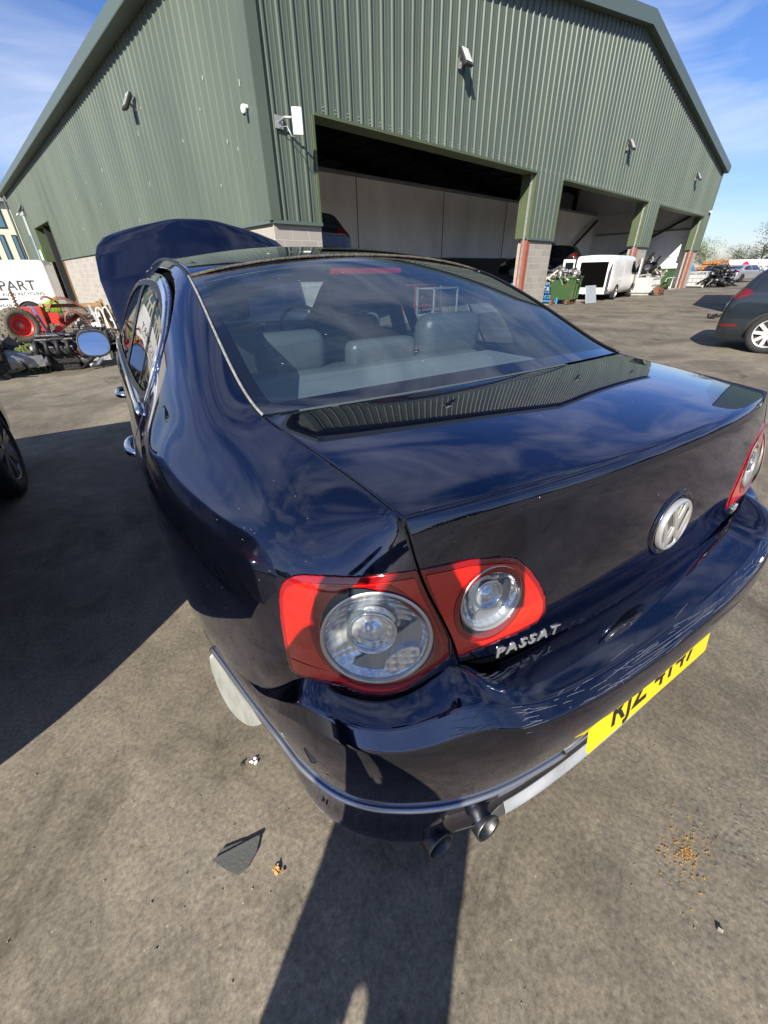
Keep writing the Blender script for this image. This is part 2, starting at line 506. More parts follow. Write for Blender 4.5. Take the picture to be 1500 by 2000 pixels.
ST = [  # y-ish stations: rows r4..r11 as (x,y,z)
 [(-.540,.183,.76),(-.567,.197,.86),(-.595,.220,.93),(-.606,.236,.98),(-.611,.248,1.02),(-.613,.254,1.036),(-.614,.259,1.046),(-.615,.262,1.053)],
 [(-.630,.205,.76),(-.642,.220,.86),(-.650,.240,.93),(-.650,.260,.975),(-.645,.278,1.012),(-.638,.290,1.034),(-.628,.298,1.048),(-.617,.30,1.057)],
 [(-.715,.250,.76),(-.716,.266,.86),(-.713,.288,.93),(-.703,.312,.975),(-.688,.336,1.006),(-.670,.350,1.032),(-.648,.360,1.050),(-.621,.36,1.062)],
 [(-.785,.325,.76),(-.781,.340,.86),(-.774,.358,.925),(-.758,.380,.970),(-.734,.402,1.006),(-.704,.418,1.034),(-.670,.426,1.055),(-.628,.43,1.068)],
 [(-.832,.450,.76),(-.827,.458,.86),(-.816,.468,.925),(-.797,.484,.968),(-.766,.500,1.005),(-.728,.510,1.037),(-.686,.520,1.060),(-.638,.53,1.075)],
 [(-.860,.620,.76),(-.855,.620,.86),(-.844,.622,.925),(-.824,.626,.965),(-.790,.632,1.003),(-.748,.636,1.040),(-.702,.64,1.066),(-.651,.64,1.081)],
 [(-.880,.790,.76),(-.875,.790,.86),(-.864,.790,.925),(-.844,.788,.965),(-.809,.784,1.005),(-.764,.778,1.050),(-.716,.77,1.079),(-.664,.745,1.087)],
 [(-.893,.960,.76),(-.889,.960,.86),(-.880,.960,.925),(-.862,.955,.966),(-.830,.948,1.015),(-.784,.935,1.085),(-.729,.90,1.125),(-.668,.86,1.122)],
 [(-.902,1.150,.76),(-.900,1.150,.86),(-.892,1.150,.925),(-.875,1.145,.968),(-.845,1.135,1.035),(-.798,1.11,1.135),(-.735,1.07,1.195),(-.662,1.03,1.198)],
 [(-.908,1.350,.76),(-.907,1.350,.86),(-.900,1.350,.925),(-.883,1.345,.970),(-.852,1.335,1.055),(-.803,1.31,1.18),(-.735,1.27,1.265),(-.648,1.22,1.277)],
 [(-.911,1.550,.76),(-.910,1.550,.86),(-.903,1.550,.925),(-.887,1.55,.972),(-.855,1.545,1.065),(-.802,1.53,1.21),(-.728,1.50,1.315),(-.631,1.46,1.361)],
 [(-.912,1.80,.76),(-.911,1.80,.86),(-.904,1.80,.925),(-.889,1.80,.972),(-.857,1.80,1.068),(-.802,1.80,1.225),(-.722,1.79,1.345),(-.612,1.78,1.405)],
 [(-.913,2.20,.76),(-.912,2.20,.86),(-.905,2.20,.925),(-.890,2.20,.972),(-.857,2.20,1.07),(-.80,2.20,1.23),(-.716,2.20,1.365),(-.598,2.20,1.432)],
 [(-.913,2.70,.76),(-.912,2.70,.86),(-.905,2.70,.925),(-.890,2.70,.970),(-.857,2.70,1.07),(-.80,2.70,1.22),(-.718,2.72,1.350),(-.598,2.72,1.420)],
 [(-.912,3.10,.76),(-.911,3.10,.86),(-.904,3.10,.920),(-.889,3.10,.965),(-.858,3.10,1.055),(-.808,3.12,1.18),(-.735,3.14,1.29),(-.62,3.16,1.345)],
 [(-.908,3.50,.76),(-.907,3.50,.855),(-.900,3.50,.910),(-.886,3.50,.952),(-.860,3.50,1.00),(-.820,3.50,1.07),(-.765,3.50,1.13),(-.68,3.50,1.175)],
 [(-.900,3.90,.72),(-.897,3.90,.81),(-.888,3.90,.865),(-.874,3.90,.905),(-.850,3.90,.935),(-.815,3.88,.955),(-.775,3.86,.975),(-.72,3.84,.99)],
 [(-.870,4.25,.68),(-.865,4.25,.76),(-.855,4.25,.81),(-.840,4.25,.845),(-.815,4.25,.865),(-.785,4.25,.875),(-.755,4.25,.885),(-.72,4.25,.89)],
 [(-.770,4.52,.60),(-.765,4.52,.67),(-.755,4.50,.72),(-.740,4.48,.75),(-.715,4.46,.77),(-.690,4.45,.78),(-.665,4.44,.785),(-.64,4.44,.79)],
 [(-.60,4.66,.56),(-.60,4.65,.62),(-.59,4.63,.66),(-.58,4.61,.69),(-.565,4.59,.70),(-.55,4.58,.71),(-.53,4.57,.715),(-.51,4.57,.72)],
]
def lower_rows(st, i):
    x, y, z = st[0]
    # tangent-free inset towards the car centre for the low rows
    ins = [(.22, .075), (.34, .030), (.48, .008), (.63, -.002)]
    n = np.array([-1.0, 0.0]) if 4 < i < 17 else (np.array([-.6, -.8]) if i < 5 else np.array([-.7, .7]))
    return [(x - n[0] * d, y - n[1] * d, zz) for zz, d in ins]
# rows r7..r10 of the cabin part, with the strong lean-in of the side glass
WX = {7: (.012, [-.880,-.838,-.778,-.722]), 8: (0, [-.885,-.842,-.775,-.708]), 9: (0, [-.888,-.842,-.768,-.700]), 10: (0, [-.888,-.840,-.765,-.700]),
      11: (0, [-.888,-.840,-.765,-.700]), 12: (0, [-.888,-.840,-.765,-.698]), 13: (0, [-.888,-.840,-.768,-.700]), 14: (0, [-.888,-.842,-.785,-.722])}
for i_, (_, xs_) in WX.items():
    for k_, x_ in enumerate(xs_): ST[i_][3 + k_] = (x_, ST[i_][3 + k_][1], ST[i_][3 + k_][2])
WID = {4: (.004, .004, .004), 5: (.020, .022, .020), 6: (.036, .038, .034), 7: (.044, .044, .036), 8: (.042, .042, .034), 9: (.036, .036, .026),
       10: (.028, .028, .018), 11: (.018, .018, .012), 12: (.017, .017, .011), 13: (.017, .017, .010), 14: (.016, .016, .01), 15: (.012, .012, .008), 16: (.006, .006, .004)}
for i_, w_ in WID.items():
    for k_ in range(3): ST[i_][k_] = (ST[i_][k_][0] - w_[k_], ST[i_][k_][1], ST[i_][k_][2])
for i_ in (5, 6, 7, 8): ST[i_][3] = (ST[i_][3][0] - .014, ST[i_][3][1], ST[i_][3][2])
CT = np.array([lower_rows(s, i) + s for i, s in enumerate(ST)])        # (stations, rows, 3)
CT = np.transpose(CT, (1, 0, 2))                                        # rows, cols
# denser in the quarter: evaluate fine
NR_, NC_ = 240, 760
SG = surf(CT, NR_, NC_)
R60, R79 = 85, 112; J200 = 292
# the dented, creased metal above the rear wheel
_y, _z = SG[..., 1], SG[..., 2]
_m = np.exp(-(((_y - 1.02) / .13) ** 2 + ((_z - 1.00) / .055) ** 2))
_d = -.004 * np.exp(-(((_y - 1.05) / .09) ** 2 + ((_z - 1.02) / .045) ** 2)) + _m * .0005 * np.sin(_y * 38 - _z * 60)
SG = SG + normals(SG) * _d[..., None]
def f_poly(G, poly, a=1, b=2): return poly_sdf(G[..., a], G[..., b], poly)
rear_door = rpoly([(1.33, 1.0), (1.28, .90), (1.34, .78), (1.47, .62), (1.53, .48), (1.55, .24), (2.27, .24), (2.27, 1.385), (1.80, 1.372), (1.50, 1.318), (1.35, 1.225), (1.30, 1.10)], it=2)
front_door = rpoly([(2.285, .24), (3.50, .24), (3.55, .60), (3.62, .93), (3.66, 1.03), (3.30, 1.22), (3.0, 1.33), (2.7, 1.378), (2.285, 1.395)], it=1)
dlo = rpoly([(1.38, .985), (3.58, .985), (3.50, 1.06), (3.22, 1.20), (2.95, 1.29), (2.6, 1.340), (2.1, 1.350), (1.78, 1.335), (1.53, 1.285), (1.40, 1.20), (1.36, 1.09)], it=2)
F_rd, F_fd, F_dlo = f_poly(SG, rear_door), f_poly(SG, front_door), f_poly(SG, dlo)
F_arch = .355 - np.hypot(SG[..., 1] - 1.12, SG[..., 2] - .33)
F_arch2 = .355 - np.hypot(SG[..., 1] - 3.83, SG[..., 2] - .33)
F_front = 3.52 - SG[..., 1]
bump_line = rpoly([(-1, -1), (.0, .785), (.305, .785), (.335, .60), (.55, .565), (.80, .545), (.81, -1)], it=1)
F_bmp = poly_sdf(SG[..., 1], SG[..., 2], [(-1, -1), (-1, .55), (.30, .56), (.80, .50), (.80, -1)])

# lamp outlines in (arc length along the waist, height) on the flank and in (x, height) on the boot lid
row = SG[R79]
S_arc = np.concatenate([[0], np.cumsum(np.linalg.norm(np.diff(row[:, :2], axis=0), axis=1))])
SU = np.broadcast_to(S_arc[None, :], SG.shape[:2]); SZ = SG[..., 2]
OUTLINE = [(.2305,.949),(.1767,.9563),(.1176,.9617),(.055,.9695),(.003,.9745),(.0012,.9745),(.004,.8054),(.0386,.7835),(.0586,.7647),(.0781,.7474),(.099,.7392),(.124,.7385),(.1512,.7432),(.1698,.7541),(.1829,.7586),(.2237,.7537),(.268,.7478),(.2768,.7643),(.2758,.83),(.2751,.8797),(.2712,.9139),(.2598,.9331)]
OUTLINE = rpoly(OUTLINE, it=1)
F_lamp = poly_sdf(SU, SZ, OUTLINE)
far = SU > .6
F_lamp = np.where(far, .3, F_lamp)
g = .0035
parts = []
q = own(clip_grid('rear_quarter_panel', SG, [g + .009 - F_rd, g + .002 - F_fd, F_arch, -F_front * 0 + (SG[..., 1] - 3.5), -F_bmp, g - F_dlo, .23 - SG[..., 2], .0015 - F_lamp], PAINT, thick=.012)); parts.append(q)
parts.append(own(clip_grid('rear_door', SG, [F_rd + g + .004, -F_dlo, F_arch], PAINT, thick=.012)))
parts.append(own(clip_grid('front_door', SG, [F_fd + g, -F_dlo], PAINT, thick=.012)))
parts.append(own(clip_grid('front_wing', SG, [g - F_fd, F_arch2, -(SG[..., 1] - 3.5)], PAINT, thick=.012)))
SF = surf(CT, 520, 1500)
c0_ = int(np.argmax(SF[200, :, 1] > 1.25)); c1_ = int(np.argmax(SF[200, :, 1] > 3.75)); r0_ = int(np.argmax(SF[:, c0_, 2] > .93))
SF = SF[r0_:, c0_:c1_]
F_dlf = f_poly(SF, dlo)
parts.append(own(clip_grid('window_trim', SF, [F_dlf - .016, -.001 - F_dlf], CHROME, off=.004, thick=.006)))
parts.append(own(clip_grid('window_seal', SF, [F_dlf + .001, -.020 - F_dlf], BLACKTRIM, off=-.001)))
# side panes, cut by the black door posts
post = np.minimum(np.abs(SG[..., 1] - 2.28) - .065, np.abs(SG[..., 1] - (1.66 + .25 * (SG[..., 2] - 1.15))) - .010)
for lo, hi in ((1.0, 1.66), (1.66, 2.28), (2.28, 3.8)):
    parts.append(own(clip_grid('side_window', SG, [F_dlo + .018, -post, lo - SG[..., 1], SG[..., 1] - hi], SIDEGLASS, off=-.006)))
for lo, hi in ((1.3, 1.95), (1.95, 2.6)):
    parts.append(own(clip_grid('window_post', SG, [F_dlo + .018, post, lo - SG[..., 1], SG[..., 1] - hi], BLACKTRIM, off=-.003)))
shell = own(clip_grid('inner_shell', SG, [-F_dlo - .01, F_arch - .02, F_arch2 - .02, -F_lamp], GAP, off=-.028)); parts.append(shell)
# belt moulding
belt = [SG[int(np.argmin(np.abs(SG[:, j, 2] - .982))), j] + np.array([-.006, 0, 0]) for j in range(0, NC_, 10) if 1.36 < SG[R60, j, 1] < 3.6]
parts.append(own(MB().tube(belt, .011, 8).build('belt_moulding', CHROME)))

# ---- boot lid, rear window, roof, windscreen between the two side surfaces
top = SG[-1]                    # seam curve, rear to front
def resample(c, n):
    c = np.asarray(c, float); d = np.concatenate([[0], np.cumsum(np.linalg.norm(np.diff(c, axis=0), axis=1))])
    t = np.linspace(0, d[-1], n)
    return np.stack([np.interp(t, d, c[:, k]) for k in range(3)], 1)
def cc(pts, n): return resample(bspl(np.array(pts, float), 200), n)
def span(E, C, m, p=2.2, xs=None):
    """surface between left edge E, centre C and mirrored edge"""
    f = np.linspace(-1, 1, m); f = np.sign(f) * (1 - (1 - np.abs(f)) ** 1.15)
    G = np.zeros((len(E), m, 3))
    for k, ff in enumerate(f):
        gg = abs(ff) ** p
        G[:, k, 0] = -E[:, 0] * ff
        G[:, k, 1] = C[:, 1] + (E[:, 1] - C[:, 1]) * gg
        G[:, k, 2] = C[:, 2] + (E[:, 2] - C[:, 2]) * gg
    return G
GAPX = .004
j0 = int(np.argmin(np.abs(top[:, 1] - .734)))
E_top = resample(top[:j0][::-1], 60)
E_back = resample(SG[R60:, 0][::-1], 44)
k0 = int(np.argmin(np.abs(E_back[:, 2] - .708)))
E_back = E_back[:k0 + 1]
C_top = cc([(0, .678, 1.0975), (0, .60, 1.1005), (0, .48, 1.1005), (0, .35, 1.0945), (0, .25, 1.0865), (0, .195, 1.0815), (0, .186, 1.0790)], 60)
C_back = cc([(0, .186, 1.079), (0, .177, 1.074), (0, .173, 1.066), (0, .170, 1.05), (0, .168, 1.0), (0, .160, .90), (0, .154, .80), (0, .152, .75), (0, .156, .705)], k0 + 1)
E_l = np.vstack([E_top, E_back[1:]]); C_l = np.vstack([C_top, C_back[1:]])
E_l[:, 0] += GAPX
LG = span(E_l, C_l, 181, 2.3)
INLINE = [(-.606,.9739),(-.5177,.971),(-.4569,.9596),(-.4327,.9499),(-.4058,.9221),(-.3796,.8841),(-.3617,.8485),(-.3575,.8137),(-.3715,.7957),(-.4201,.7905),(-.4887,.7915),(-.549,.7925),(-.56,.80)]
rear_rows = np.zeros(LG.shape[:2], bool); rear_rows[63:] = True
F_in = np.where(rear_rows, poly_sdf(LG[..., 0], LG[..., 2], INLINE), .3)
F_in2 = np.where(rear_rows, poly_sdf(-LG[..., 0], LG[..., 2], INLINE), .3)

# soft dish of the number-plate-less lid and the crisp ducktail
def lid_mesh():
    return own(clip_grid('boot_lid', LG, [.001 - F_in, .001 - F_in2], PAINT, thick=.012, flip=False))
lid = lid_mesh()
j1 = int(np.argmin(np.abs(top[:, 1] - .742))); j2 = int(np.argmin(np.abs(top[:, 1] - 1.475)))
E_g = resample(top[j1:j2], 50); E_g[:, 0] += .006
C_g = cc([(0, .687, 1.099), (0, .80, 1.150), (0, 1.0, 1.238), (0, 1.2, 1.322), (0, 1.36, 1.382), (0, 1.45, 1.410)], 50)
GG = span(E_g, C_g, 71, 2.0)
fx = np.linspace(-1, 1, 71)[None, :] * np.ones((50, 1)); fy = np.linspace(0, 1, 50)[:, None] * np.ones((1, 71))
border = np.minimum.reduce([(1 - np.abs(fx)) * .66 - .045, (fy) * .8 - .045, (1 - fy) * .8 - .05])
rg = own(clip_grid('rear_window', GG, [-border], GLASS, flip=True))
frit = own(clip_grid('rear_window_border', GG, [border - .0005], mat('black_frit_glass', (0.006, 0.007, 0.009), rough=0.03, coat=1.0, spec=0.8), flip=True))
# heating wires: thin tubes just under the glass
hw = MB()
for t in np.linspace(.10, .92, 17):
    i = int(t * 49)
    hw.tube([GG[i, k] + np.array([0, 0, -.003]) for k in range(6, 65, 6)], .0003, 3, False)
own(hw.build('heating_wires', mat('heater_wire', (.05, .04, .035), rough=.6)), None)
# seal along the glass edge
sealm = mat('weathered_seal', (0.20, 0.20, 0.19), rough=0.6, var=0.4, vscale=60)
for s in (-1, 1):
    pts = [(s * -p[0] * 1.0 if s > 0 else p[0], p[1], p[2] + .003) for p in resample(top[j1 - 2:j2 + 1], 40)]
    own(MB().tube(pts, .0036, 6).build('window_seal', sealm if s < 0 else BLACKTRIM))
j3 = int(np.argmin(np.abs(top[:, 1] - 3.15)))
E_r = resample(top[j2 + 1:j3], 60); E_r[:, 0] += .005
C_r = cc([(0, 1.462, 1.414), (0, 1.56, 1.436), (0, 1.8, 1.462), (0, 2.2, 1.474), (0, 2.6, 1.466), (0, 3.0, 1.435), (0, 3.22, 1.40)], 60)
RG = span(E_r, C_r, 61, 2.4)
roof = own(clip_grid('roof', RG, [np.full(RG.shape[:2], -1.)], PAINT, flip=True, thick=.02))
for s in (-1, 1):
    pts = [(s * -p[0] if s > 0 else p[0], p[1], p[2] - .001) for p in resample(top[j2 - 2:j3 + 1], 40)]
    own(MB().tube(pts, .006, 6).build('roof_ditch_strip', BLACKTRIM))
dirt = mat('mossy_dirt', (0.10, 0.09, 0.07), rough=0.95, var=0.5, vscale=80, bump=0.6, bscale=200)
own(MB().tube([p + np.array([0, -.006, .001]) for p in RG[0, ::4]], .005, 6).build('dirty_roof_seam', dirt))
j4 = int(np.argmin(np.abs(top[:, 1] - 3.80)))
E_w = resample(top[j3:j4], 40)
C_w = cc([(0, 3.24, 1.392), (0, 3.5, 1.25), (0, 3.75, 1.11), (0, 3.95, 1.0)], 40)
WG = span(E_w, C_w, 41, 2.0)
own(clip_grid('windscreen', WG, [np.full(WG.shape[:2], -1.)], GLASS, flip=True))

# ---- rear bumper
def brow(x, y, z): return (x, y, z)
BP = [  # columns from the centre to the wheel arch; rows: inner ledge, ledge, ledge edge, face top, face, mid, strip, low, bottom, under
 [(0,.168,.712),(0,.10,.712),(0,.058,.706),(0,.034,.690),(0,.030,.65),(0,.040,.58),(0,.068,.45),(0,.088,.36),(0,.090,.28),(0,.105,.225),(0,.20,.205)],
 [(-.16,.168,.712),(-.16,.10,.712),(-.16,.060,.706),(-.16,.036,.690),(-.16,.032,.65),(-.16,.042,.58),(-.16,.070,.45),(-.16,.089,.36),(-.16,.091,.28),(-.16,.107,.225),(-.16,.20,.205)],
 [(-.32,.175,.713),(-.32,.108,.713),(-.32,.070,.706),(-.32,.046,.690),(-.32,.040,.65),(-.32,.050,.58),(-.32,.078,.45),(-.32,.096,.36),(-.32,.098,.28),(-.32,.113,.225),(-.32,.21,.205)],
 [(-.43,.180,.714),(-.43,.120,.714),(-.43,.086,.708),(-.43,.062,.693),(-.43,.055,.65),(-.43,.063,.58),(-.43,.092,.45),(-.43,.107,.36),(-.43,.110,.28),(-.43,.126,.225),(-.43,.22,.205)],
 [(-.500,.186,.732),(-.500,.135,.732),(-.500,.100,.721),(-.500,.078,.698),(-.500,.070,.65),(-.500,.078,.58),(-.500,.104,.45),(-.500,.120,.36),(-.500,.124,.28),(-.500,.14,.225),(-.50,.23,.205)],
 [(-.552,.188,.785),(-.553,.160,.776),(-.555,.127,.755),(-.558,.103,.722),(-.560,.092,.66),(-.560,.096,.58),(-.560,.122,.45),(-.560,.138,.36),(-.558,.143,.28),(-.555,.16,.225),(-.54,.25,.205)],
 [(-.600,.225,.752),(-.602,.184,.746),(-.605,.150,.730),(-.608,.126,.700),(-.612,.115,.66),(-.614,.120,.58),(-.612,.145,.45),(-.610,.160,.36),(-.608,.166,.28),(-.600,.185,.225),(-.58,.27,.205)],
 [(-.655,.255,.726),(-.668,.212,.722),(-.679,.180,.708),(-.689,.160,.682),(-.694,.156,.66),(-.696,.162,.58),(-.690,.190,.45),(-.686,.206,.36),(-.682,.213,.28),(-.670,.232,.225),(-.64,.31,.205)],
 [(-.710,.285,.742),(-.731,.250,.736),(-.748,.224,.722),(-.760,.211,.696),(-.766,.212,.66),(-.767,.220,.58),(-.755,.250,.45),(-.748,.266,.36),(-.743,.274,.28),(-.730,.295,.225),(-.69,.36,.205)],
 [(-.765,.330,.765),(-.785,.306,.758),(-.801,.291,.742),(-.810,.283,.712),(-.816,.288,.66),(-.815,.300,.58),(-.800,.330,.45),(-.794,.345,.36),(-.788,.352,.28),(-.775,.37,.225),(-.73,.42,.205)],
 [(-.806,.365,.70),(-.822,.360,.695),(-.836,.358,.680),(-.842,.360,.655),(-.845,.370,.61),(-.842,.385,.55),(-.830,.415,.45),(-.824,.430,.36),(-.817,.438,.28),(-.80,.455,.225),(-.76,.49,.205)],
 [(-.845,.48,.585),(-.855,.478,.583),(-.864,.478,.575),(-.868,.480,.56),(-.870,.487,.54),(-.869,.495,.50),(-.862,.512,.44),(-.856,.525,.36),(-.849,.53,.28),(-.832,.54,.225),(-.79,.55,.205)],
 [(-.872,.62,.568),(-.882,.62,.566),(-.890,.62,.560),(-.893,.62,.548),(-.894,.622,.53),(-.893,.625,.49),(-.887,.632,.43),(-.881,.64,.35),(-.874,.64,.28),(-.856,.64,.225),(-.81,.64,.205)],
 [(-.888,.76,.558),(-.898,.76,.556),(-.905,.76,.550),(-.908,.76,.54),(-.909,.76,.52),(-.908,.76,.48),(-.903,.76,.42),(-.897,.76,.35),(-.890,.76,.28),(-.872,.76,.225),(-.83,.76,.205)],
 [(-.893,.80,.556),(-.903,.80,.554),(-.910,.80,.548),(-.913,.80,.538),(-.914,.80,.52),(-.913,.80,.48),(-.908,.80,.42),(-.902,.80,.35),(-.895,.80,.28),(-.877,.80,.225),(-.835,.80,.205)],
]
BP = np.array(BP)                       # cols, rows, 3
for k_, w_ in ((9, -.008), (10, -.016), (11, -.020), (12, -.020), (13, -.010), (14, -.004)): BP[k_, :, 0] -= w_
for k_ in (6, 7, 8, 9, 10):      # fuller, deeper bottom corner
    n_ = np.array([-.55, -.84]) if k_ < 8 else np.array([-.85, -.53])
    for r_, a_ in ((7, .006), (8, .014), (9, .020), (10, .010)): BP[k_, r_, :2] += n_ * a_
    BP[k_, 9, 2] = .208; BP[k_, 10, 2] = .190
Bm = BP[1:].copy(); Bm[..., 0] *= -1
BP = np.concatenate([Bm[::-1], BP], 0)
for k_ in range(len(BP)):
    if abs(BP[k_][6][0]) < .60:
        BP[k_][7][1] += .014; BP[k_][8][1] += .016; BP[k_][8][2] = .272
        BP[k_][9][1] -= .030 + (.014 if abs(BP[k_][6][0]) < .45 else 0); BP[k_][9][2] = .240; BP[k_][10][2] = .218
BP = np.concatenate([BP[:, :3], BP[:, 2:4], BP[:, 3:]], 1)   # doubled rows keep the ledge edge crisp  # right arch ... centre ... left arch
BPt = np.transpose(BP, (1, 0, 2))[::-1]  # rows bottom to top, cols from right to left
BG = surf(BPt, 150, 520)
BG = BG + normals(BG) * (.008 * (1 - np.clip((BG[..., 1:2] - .35) / .15, 0, 1)))
F_ba = .35 - np.hypot(BG[..., 1] - 1.12, BG[..., 2] - .33)
# recess for the number plate: push the surface in
px_, pz_ = BG[..., 0], BG[..., 2]
def sstep(a, b, x):
    t = np.clip((x - a) / (b - a), 0, 1); return t * t * (3 - 2 * t)
BG[..., 1] += .020 * (1 - sstep(.275, .300, np.abs(px_))) * sstep(.425, .440, pz_) * (1 - sstep(.572, .586, pz_)) * (BG[..., 1] < .3)
rear_side = (BG[..., 1] < .3)
lipf = BG[..., 2] - .262 - .030 * (1 - sstep(.42, .50, np.abs(px_)))
lipc = np.minimum(np.abs(px_) - .425, .785 - np.abs(px_))   # negative in the light part
# the bumper is cut away round the outer lamps
j_ = np.arange(0, J200)
dd = np.stack([np.hypot(np.abs(BG[..., 0]) + row[k, 0], BG[..., 1] - row[k, 1]) for k in j_], 2)
kk = np.argmin(dd, 2)
tg = np.gradient(row[:, :2], axis=0); tg /= np.linalg.norm(tg, axis=1, keepdims=True)
BS = S_arc[kk] + (-np.abs(BG[..., 0]) - row[kk, 0]) * tg[kk, 0] + (BG[..., 1] - row[kk, 1]) * tg[kk, 1]
F_bl = np.where(BG[..., 2] > .60, poly_sdf(BS, BG[..., 2], OUTLINE), .3)
F_bl = np.where(np.abs(BG[..., 0]) < .55, .3, F_bl)
bumper = own(clip_grid('rear_bumper', BG, [-lipf, F_ba], PAINT, thick=.01))
LIPDARK = mat('dark_valance_plastic', (0.05, 0.052, 0.055), rough=0.45, var=0.25, vscale=14)
own(clip_grid('bumper_lower_lip', BG, [lipf + .001, F_ba, lipc], LIPGREY, thick=.008))
for sg in (-1, 1): own(clip_grid('bumper_corner_lip', BG, [lipf + .001, F_ba, -lipc, -sg * px_], LIPDARK, thick=.008))
# chrome strip
def b_at(zt):
    pts = []
    for j in range(0, 520, 6):
        col = BG[:, j]
        i = int(np.argmin(np.abs(col[:, 2] - zt) + (col[:, 2] > .6) * 1))
        nrm = np.array([col[i, 0] * .9, (-.9 if abs(col[i, 0]) < .8 else -.2), 0]); nrm /= np.linalg.norm(nrm)
        pts.append(col[i] + nrm * .003)
    return pts
strip_pts = b_at(.455)
sl = [p for p in strip_pts if p[0] < -.285 and p[1] < .79]
sr = [p for p in strip_pts if p[0] > .285 and p[1] < .79]
for sp in (sl, sr):
    own(MB().tube(resample(np.array(sp), 60), .0065, 8).build('bumper_chrome_strip', mat('strip_chrome', (.50, .51, .52), rough=.30, metal=.9)))
# exhaust pipes
ex = mat('dull_exhaust_steel', (0.13, 0.13, 0.13), rough=0.45, metal=1.0, var=0.4, vscale=25, bump=.1)
for x in (-.590, -.475):
    dy = -.030 if x > -.5 else 0
    mb = MB(); mb.lathe([(.032, .42), (.033, .10), (.0345, .093), (.033, .089), (.029, .092), (.028, .12), (.027, .35)], (x, .042 + dy, .258), 'y', 32, Matrix.Rotation(R(-8), 3, 'X'))
    own(mb.build('exhaust_pipe', [ex]))
# number plate
PLY = mat('plate_yellow', (0.85, 0.62, 0.0), rough=0.35, coat=.6, coat_rough=.1)
plate_c = Vector((-.018, .053, .507)); tilt = R(-9)
PM = Matrix.Translation(plate_c) @ Matrix.Rotation(tilt, 4, 'X') @ Matrix.Rotation(R(90), 4, 'X')   # plate local x right, y up, z towards the rear
pl = MB(); pl.cur = 0
def rrect(w, h, r, n=5):
    P = []
    for cx, cy, a0 in ((w / 2 - r, h / 2 - r, 0), (-w / 2 + r, h / 2 - r, 90), (-w / 2 + r, -h / 2 + r, 180), (w / 2 - r, -h / 2 + r, 270)):
        for k in range(n + 1):
            a = R(a0 + 90 * k / n); P.append((cx + r * math.cos(a), cy + r * math.sin(a)))
    return P
pl.prism(rrect(.520, .111, .010), (0, 0, .003), ax=((1, 0, 0), (0, 1, 0)))
plo = pl.build('number_plate', PLY); plo.data.transform(PM); own(plo)
PLK = mat('plate_black', (0.01, 0.01, 0.01), rough=0.4)
ptx = text_mesh('plate_characters', 'RJZ 4147', .105, PLK, .0004, mw=PM @ Matrix.Translation((0, .004, .0038)), bold=.0018, spacing=1.08, xs=.86)
ptx.parent = plo
# plate pocket behind it

# ---- scuffs, chips and specks on the rear bodywork (thin marks lying on the surface)
def marks(name, G, pts, m, w=.0008, off=.0007, flip=False):
    """pts: list of (u, v) polylines in grid fractions"""
    N = normals(G); N = -N if flip else N
    a, b = G.shape[:2]; vs, fs = [], []
    for pl_ in pts:
        P, Q = [], []
        for u, v in pl_:
            i, j = min(a - 1, max(0, u * (a - 1))), min(b - 1, max(0, v * (b - 1)))
            i0, j0 = int(min(i, a - 2)), int(min(j, b - 2)); fi, fj = i - i0, j - j0
            p = G[i0, j0] * (1 - fi) * (1 - fj) + G[i0 + 1, j0] * fi * (1 - fj) + G[i0, j0 + 1] * (1 - fi) * fj + G[i0 + 1, j0 + 1] * fi * fj
            P.append(p + N[i0, j0] * off); Q.append(N[i0, j0])
        for k in range(len(P) - 1):
            d = P[k + 1] - P[k]; s_ = np.cross(d, Q[k]); s_ /= (np.linalg.norm(s_) + 1e-9); ww = w * (.4 + .6 * math.sin(math.pi * (k + .5) / (len(P) - 1)))
            bb = len(vs); vs += [P[k] - s_ * ww, P[k] + s_ * ww, P[k + 1] + s_ * ww, P[k + 1] - s_ * ww]; fs.append((bb, bb + 1, bb + 2, bb + 3))
    return tag(own(from_pydata(name, vs, fs, m)), kind='stuff')
SCR = mat('paint_scratch', (0.13, 0.14, 0.17), rough=0.45)
SCW = mat('bare_plastic_chip', (0.70, 0.67, 0.60), rough=0.7)
SPK = mat('pale_grit_speck', (.38, .36, .32), rough=.8)
rs = random.Random(12)
def led(z_target):  # row fraction on the bumper ledge outer edge
    return z_target
# rows of BG run bottom (0) to inner ledge (1)
rowz = BG[:, 260, 2]; edge_i = int(np.argmax(rowz > .700)) / 149.0
pts = []
for k in range(150):
    v0 = rs.uniform(.24, .66) if rs.random() < .8 else rs.uniform(.66, .72); u0 = min(.985, max(.60, rs.gauss(edge_i + .03, .06)))
    ln = rs.uniform(.004, .030); a = rs.gauss(0, .9)
    pts.append([(u0 + math.sin(a) * ln * t * 1.8 + .004 * math.sin(3 * t), v0 + math.cos(a) * ln * t) for t in (0, .35, .7, 1)])
for k in range(9):      # long sweeping scrapes along the edge
    v0 = rs.uniform(.25, .55); u0 = edge_i + rs.uniform(-.03, .04)
    pts.append([(u0 + .012 * math.sin(t * 3 + k), v0 + .09 * t) for t in np.linspace(0, 1, 12)])
marks('bumper_scratches', BG, pts, SCR, .00034)
pts = []
for v0, ln in ((.315, .028), (.352, .020), (.40, .008), (.285, .010)):
    for q in range(4): pts.append([(edge_i - .006 + q * .004 + rs.uniform(-.003, .003), v0 + ln * t + rs.uniform(0, .003)) for t in np.linspace(0, 1, 6)])
marks('bumper_chips', BG, pts, SCW, .0020)
pts = []
a_ = LG.shape[0]
for k in range(90):      # scuffing along the lower lip of the lid
    v0 = rs.uniform(.1, .9); u0 = 1 - abs(rs.gauss(0, .012)); pts.append([(u0, v0), (u0 - rs.uniform(0, .01), v0 + rs.uniform(.002, .01))])
